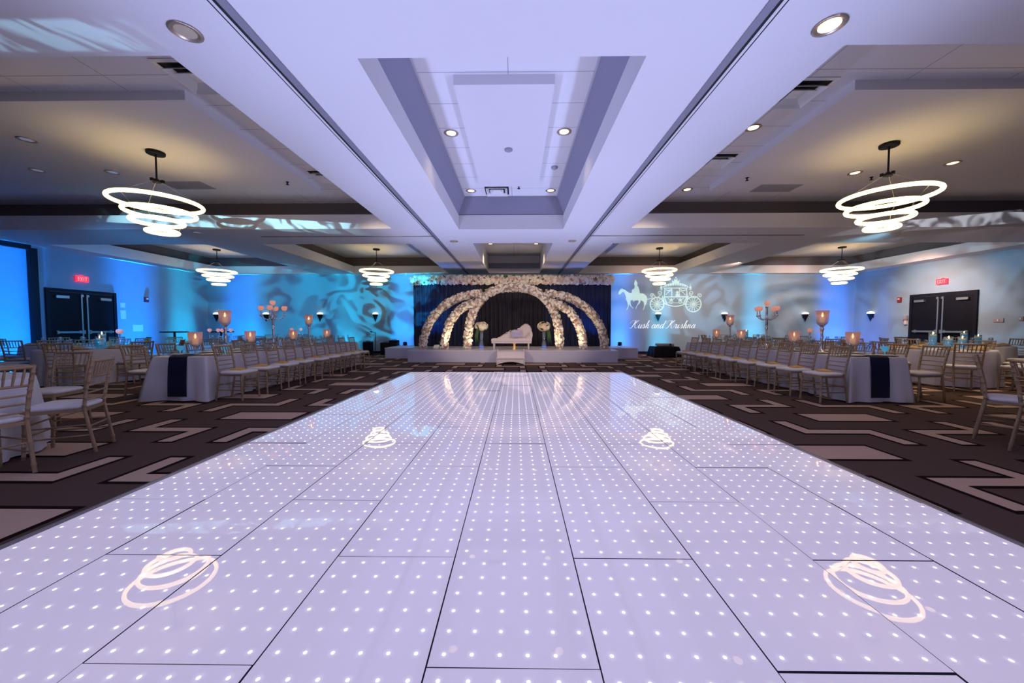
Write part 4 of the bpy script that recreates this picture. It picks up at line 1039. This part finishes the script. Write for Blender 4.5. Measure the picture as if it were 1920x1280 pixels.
for k,(dx,dy) in enumerate(((.22,.2),(.34,.05))): globe((-9.4+dx*1.6,8.0+dy,ZC),0,'thin globe candle stand right of the vases on the left round table, %s one' % ('rear','front')[k],'thin globe candle stands')
globe((-8.25,13.3,ZC),0,'thin globe candle stand on the far left round table','thin globe candle stands'); globe((-8.0,13.45,ZC),0,'rear thin globe candle stand on the far left round table','thin globe candle stands')
# table number card
t = thing('table_card','small white card standing on the left round table','card',(-9.45,7.55,ZC)); b = MB(); b.add([(-.06,0,0),(.06,0,0),(.06,.03,.15),(-.06,.03,.15),(.06,.06,0),(-.06,.06,0)],[(0,1,2,3),(3,2,4,5)]); b.obj('folded_card', M['paper'], t)
# black cocktail tables by the blue wall
def cocktail(x,y,label):
    t = thing('cocktail_table',label,'table',(x,y,0.0025),group='black cocktail tables')
    b = MB(); b.lathe([(.001,.98),(.40,.98),(.41,1.0),(.40,1.02),(.001,1.02)],24); b.obj('tabletop', M['black'], t)
    b = MB(); b.tube([(0,0,.03),(0,0,.98)],.035,10); b.obj('pole', M['black'], t)
    b = MB(); b.lathe([(.28,0),(.28,.02),(.04,.05)],20); b.obj('base', M['black'], t)
cocktail(-12.6,13.3,'black cocktail table by the blue wall, left of the pair'); cocktail(-11.35,13.9,'black cocktail table by the blue wall, right of the pair')

# ------------------------------------------------------------------ lights
def light(kind, name, loc, power, c, aim=None, size=1.0, blend=1.0, radius=.08):
    l = bpy.data.lights.new(name, kind); o = bpy.data.objects.new(name, l); col.objects.link(o)
    l.energy = power; l.color = c; o.location = loc
    if kind == 'SPOT': l.spot_size = size; l.spot_blend = blend; l.shadow_soft_size = radius
    elif kind == 'POINT': l.shadow_soft_size = radius
    if aim is not None: o.rotation_euler = (Vector(aim)-Vector(loc)).to_track_quat('-Z','Y').to_euler()
    return o
LAV = (.62,.56,1.0)
# added fill spots along the dance floor edges, brightening the ceiling
for x in (-2.95,2.9):
    for y in (-1.5,1.2,3.9,6.6,9.2):
        light('SPOT','ceiling_fill',(x,y,.12),215,(.45,.53,1.0),(x*.22,y+.4,4),math.radians(98),1,.15)
# warm downlights
for x,y,z,p in ((2.38,2.9,3.45,14),(-1.02,5.82,4.2,14),(.74,5.8,4.2,14),(-.95,13.4,4.1,60),(.72,13.4,4.1,60),(3.6,5.72,4.2,12),(6.3,7.5,4.05,40),(9.5,7.4,4.05,240),(11.3,9.6,4.05,130)):
    light('SPOT','downlight_lamp',(x,y,z),p,(1,.74,.48),(x,y,0),math.radians(95),.8,.06)
# stage: warm lamps at the feet of the arches, wash on the flowers
for x in (-2.42,-1.62,1.42,2.20):
    light('SPOT','arch_uplight',(x+(.25 if x<0 else -.25),12.35,.5),34,(1,.80,.50),(x,12.9,1.4),math.radians(110),1,.05)
light('SPOT','stage_wash',(-4.5,6.5,3.3),520,(1,.78,.60),(-.4,13,1.5),math.radians(44),.7,.2)
light('SPOT','stage_wash',(4.2,6.5,3.3),520,(1,.78,.60),(.2,13,1.5),math.radians(44),.7,.2)
for x in (-3.4,-2.9,2.6,3.1): light('SPOT','drape_fill',(x,14.15,.5),70,(.03,.22,1.0),(x,14.5,2.5),math.radians(80),1,.05)  # added blue fill spots that brighten the drapes, without fixtures
# coloured uplights on the walls
BL, CY, VI = (.0,.24,1.0), (.0,.55,.80), (.06,.36,1.0)
UP = [(-4.95,15.75,VI,130),(-5.45,15.7,BL,130),(4.5,15.75,VI,150),(4.75,15.7,BL,70),(-7.5,15.7,CY,120),(-9.2,15.7,CY,60),(-12.2,15.7,BL,280),(-11.5,15.7,CY,70),
      (6.3,15.75,CY,120),(10.4,15.75,CY,170),(13.9,15.75,BL,260),
      (XL+.45,14.86,CY,170),(XL+.45,12.95,BL,330),(XL+.45,9.6,BL,420),(XL+.45,7.5,BL,220),(XR-.45,15.3,BL,80)]
def wall_bar(x, y, z, c, power, d0, axis, half=.55):
    # asymmetric-lens wall washer: a soft column of light on the wall d0 metres away (axis points at the wall)
    o = light('POINT','wall_uplight',(x,y,z),power,c,radius=.04); l = o.data; l.use_nodes = True; nt = l.node_tree
    em = nt.nodes['Emission']; tc = nt.nodes.new('ShaderNodeTexCoord'); sx = nt.nodes.new('ShaderNodeSeparateXYZ'); nt.links.new(tc.outputs['Normal'], sx.inputs[0])
    def math_(op, a, b=None, clamp=False):
        m = nt.nodes.new('ShaderNodeMath'); m.operation = op; m.use_clamp = clamp
        for k,v in enumerate((a,b)):
            if v is None: continue
            if isinstance(v,(int,float)): m.inputs[k].default_value = v
            else: nt.links.new(v, m.inputs[k])
        return m.outputs[0]
    n_out, s_out = (sx.outputs['Y'], sx.outputs['X']) if axis in '+y-y' else (sx.outputs['X'], sx.outputs['Y'])
    dn = math_('MULTIPLY', n_out, SGN*(1 if axis[0]=='+' else -1))
    dc = math_('MAXIMUM', dn, .11)
    lat = math_('MULTIPLY', math_('DIVIDE', math_('ABSOLUTE', s_out), dc), d0)
    mr = nt.nodes.new('ShaderNodeMapRange'); mr.interpolation_type = 'SMOOTHSTEP'; mr.inputs[1].default_value = half*.25; mr.inputs[2].default_value = half*1.5; mr.inputs[3].default_value = 1; mr.inputs[4].default_value = 0
    nt.links.new(lat, mr.inputs[0])
    m2 = nt.nodes.new('ShaderNodeMapRange'); m2.interpolation_type = 'SMOOTHSTEP'; m2.inputs[1].default_value = .085; m2.inputs[2].default_value = .13; nt.links.new(dn, m2.inputs[0])
    nt.links.new(math_('MULTIPLY', math_('MULTIPLY', math_('POWER', dc, -2.4), mr.outputs[0]), m2.outputs[0]), em.inputs['Strength'])
SGN = 1
for x,y,c,p in UP:
    ax_ = '+y' if abs(y-15.7) < .2 else ('-x' if x < 0 else '+x')
    wall_bar(x, y, .18 if abs(x) > 5 else .6, c, p*(.10 if x < 0 else .10), .45, ax_, .8 if c == BL else .55)
# broad blue wash over the left part of the hall
light('SPOT','blue_wash',(-8.6,5.6,2.3),900,(.0,.36,1.0),(-11.3,16,1.35),math.radians(62),1,.2)
light('SPOT','blue_wash',(-9.6,11.8,2.4),260,(.0,.32,1.0),(XL,11.5,1.5),math.radians(92),1,.2)
light('SPOT','cyan_wash',(9,9,3.3),130,(.35,.75,1.0),(10.5,16.2,1.9),math.radians(85),1,.2)
for x,y,p,aim in ((12.6,12.6,330,(14.7,13,1.6)),(8.0,13.2,260,(8.0,16.2,1.5)),(11.5,13.2,260,(11.8,16.2,1.5)),(5.6,13.4,140,(5.6,16.2,1.5))):
    light('SPOT','warm_wall_fill',(x,y,3.45),p*1.35,(1,.60,.46),aim,math.radians(110),1,.08)  # added warm fill spots that grey the right-hand walls, without fixtures
# patterned gobo projectors
def gobo(name, loc, aim, power, c, size, scale, band=None):
    o = light('SPOT', name, loc, power, c, aim, size, .5, .01); l = o.data; l.use_nodes = True; nt = l.node_tree
    em = nt.nodes['Emission']; tc = nt.nodes.new('ShaderNodeTexCoord'); n = nt.nodes.new('ShaderNodeTexNoise')
    n.inputs['Scale'].default_value = scale; n.inputs['Detail'].default_value = 1; n.inputs['Distortion'].default_value = 2.5
    r = nt.nodes.new('ShaderNodeValToRGB'); e = r.color_ramp.elements
    e[0].position = .42; e[0].color = (.06,.06,.06,1); e[1].position = .56; e[1].color = (1,1,1,1)
    nt.links.new(tc.outputs['Normal'], n.inputs['Vector']); nt.links.new(n.outputs['Fac'], r.inputs[0]); out = r.outputs[0]
    if band:   # framing shutters of the projector: a flat strip of light
        sx = nt.nodes.new('ShaderNodeSeparateXYZ'); nt.links.new(tc.outputs['Normal'], sx.inputs[0])
        ab = nt.nodes.new('ShaderNodeMath'); ab.operation = 'ABSOLUTE'; nt.links.new(sx.outputs['Y'], ab.inputs[0])
        ls = nt.nodes.new('ShaderNodeMath'); ls.operation = 'LESS_THAN'; ls.inputs[1].default_value = band; nt.links.new(ab.outputs[0], ls.inputs[0])
        mu = nt.nodes.new('ShaderNodeMath'); mu.operation = 'MULTIPLY'; nt.links.new(out, mu.inputs[0]); nt.links.new(ls.outputs[0], mu.inputs[1]); out = mu.outputs[0]
    nt.links.new(out, em.inputs['Strength'])
gobo('gobo_projector',(-3.4,9.4,2.7),(-7.4,16.2,2.05),2300,(.0,.62,.86),math.radians(80),6,.20)
gobo('gobo_projector',(4.0,9.4,2.7),(12.2,16.0,2.1),1100,(.45,.74,.95),math.radians(80),6,.19)
gobo('gobo_projector',(7.0,4.0,2.6),(14.7,11.5,2.5),700,(.85,.72,.80),math.radians(60),6,.15)
gobo('gobo_projector',(-4.2,-1.5,1.0),(-6.6,8.62,3.65),6500,(.40,.85,1.0),math.radians(34),16,.013)
gobo('gobo_projector',(7.0,-1.5,1.0),(10.6,8.62,3.65),2600,(.85,.9,1.0),math.radians(34),16,.012)
gobo('gobo_projector',(-4.3,-2.2,1.0),(-4.3,2.93,3.5),1100,(.35,.75,1.0),math.radians(30),16,.012)
# low lavender fill from added spots behind the camera
for x in (-3.2,3.2): light('SPOT','rear_fill',(x,-3.2,2.6),200,LAV,(x*1.25,6,.6),math.radians(100),1,.4)
w = bpy.data.worlds.new('world'); sc.world = w; w.use_nodes = True
w.node_tree.nodes['Background'].inputs[0].default_value = (.05,.05,.08,1); w.node_tree.nodes['Background'].inputs[1].default_value = .3
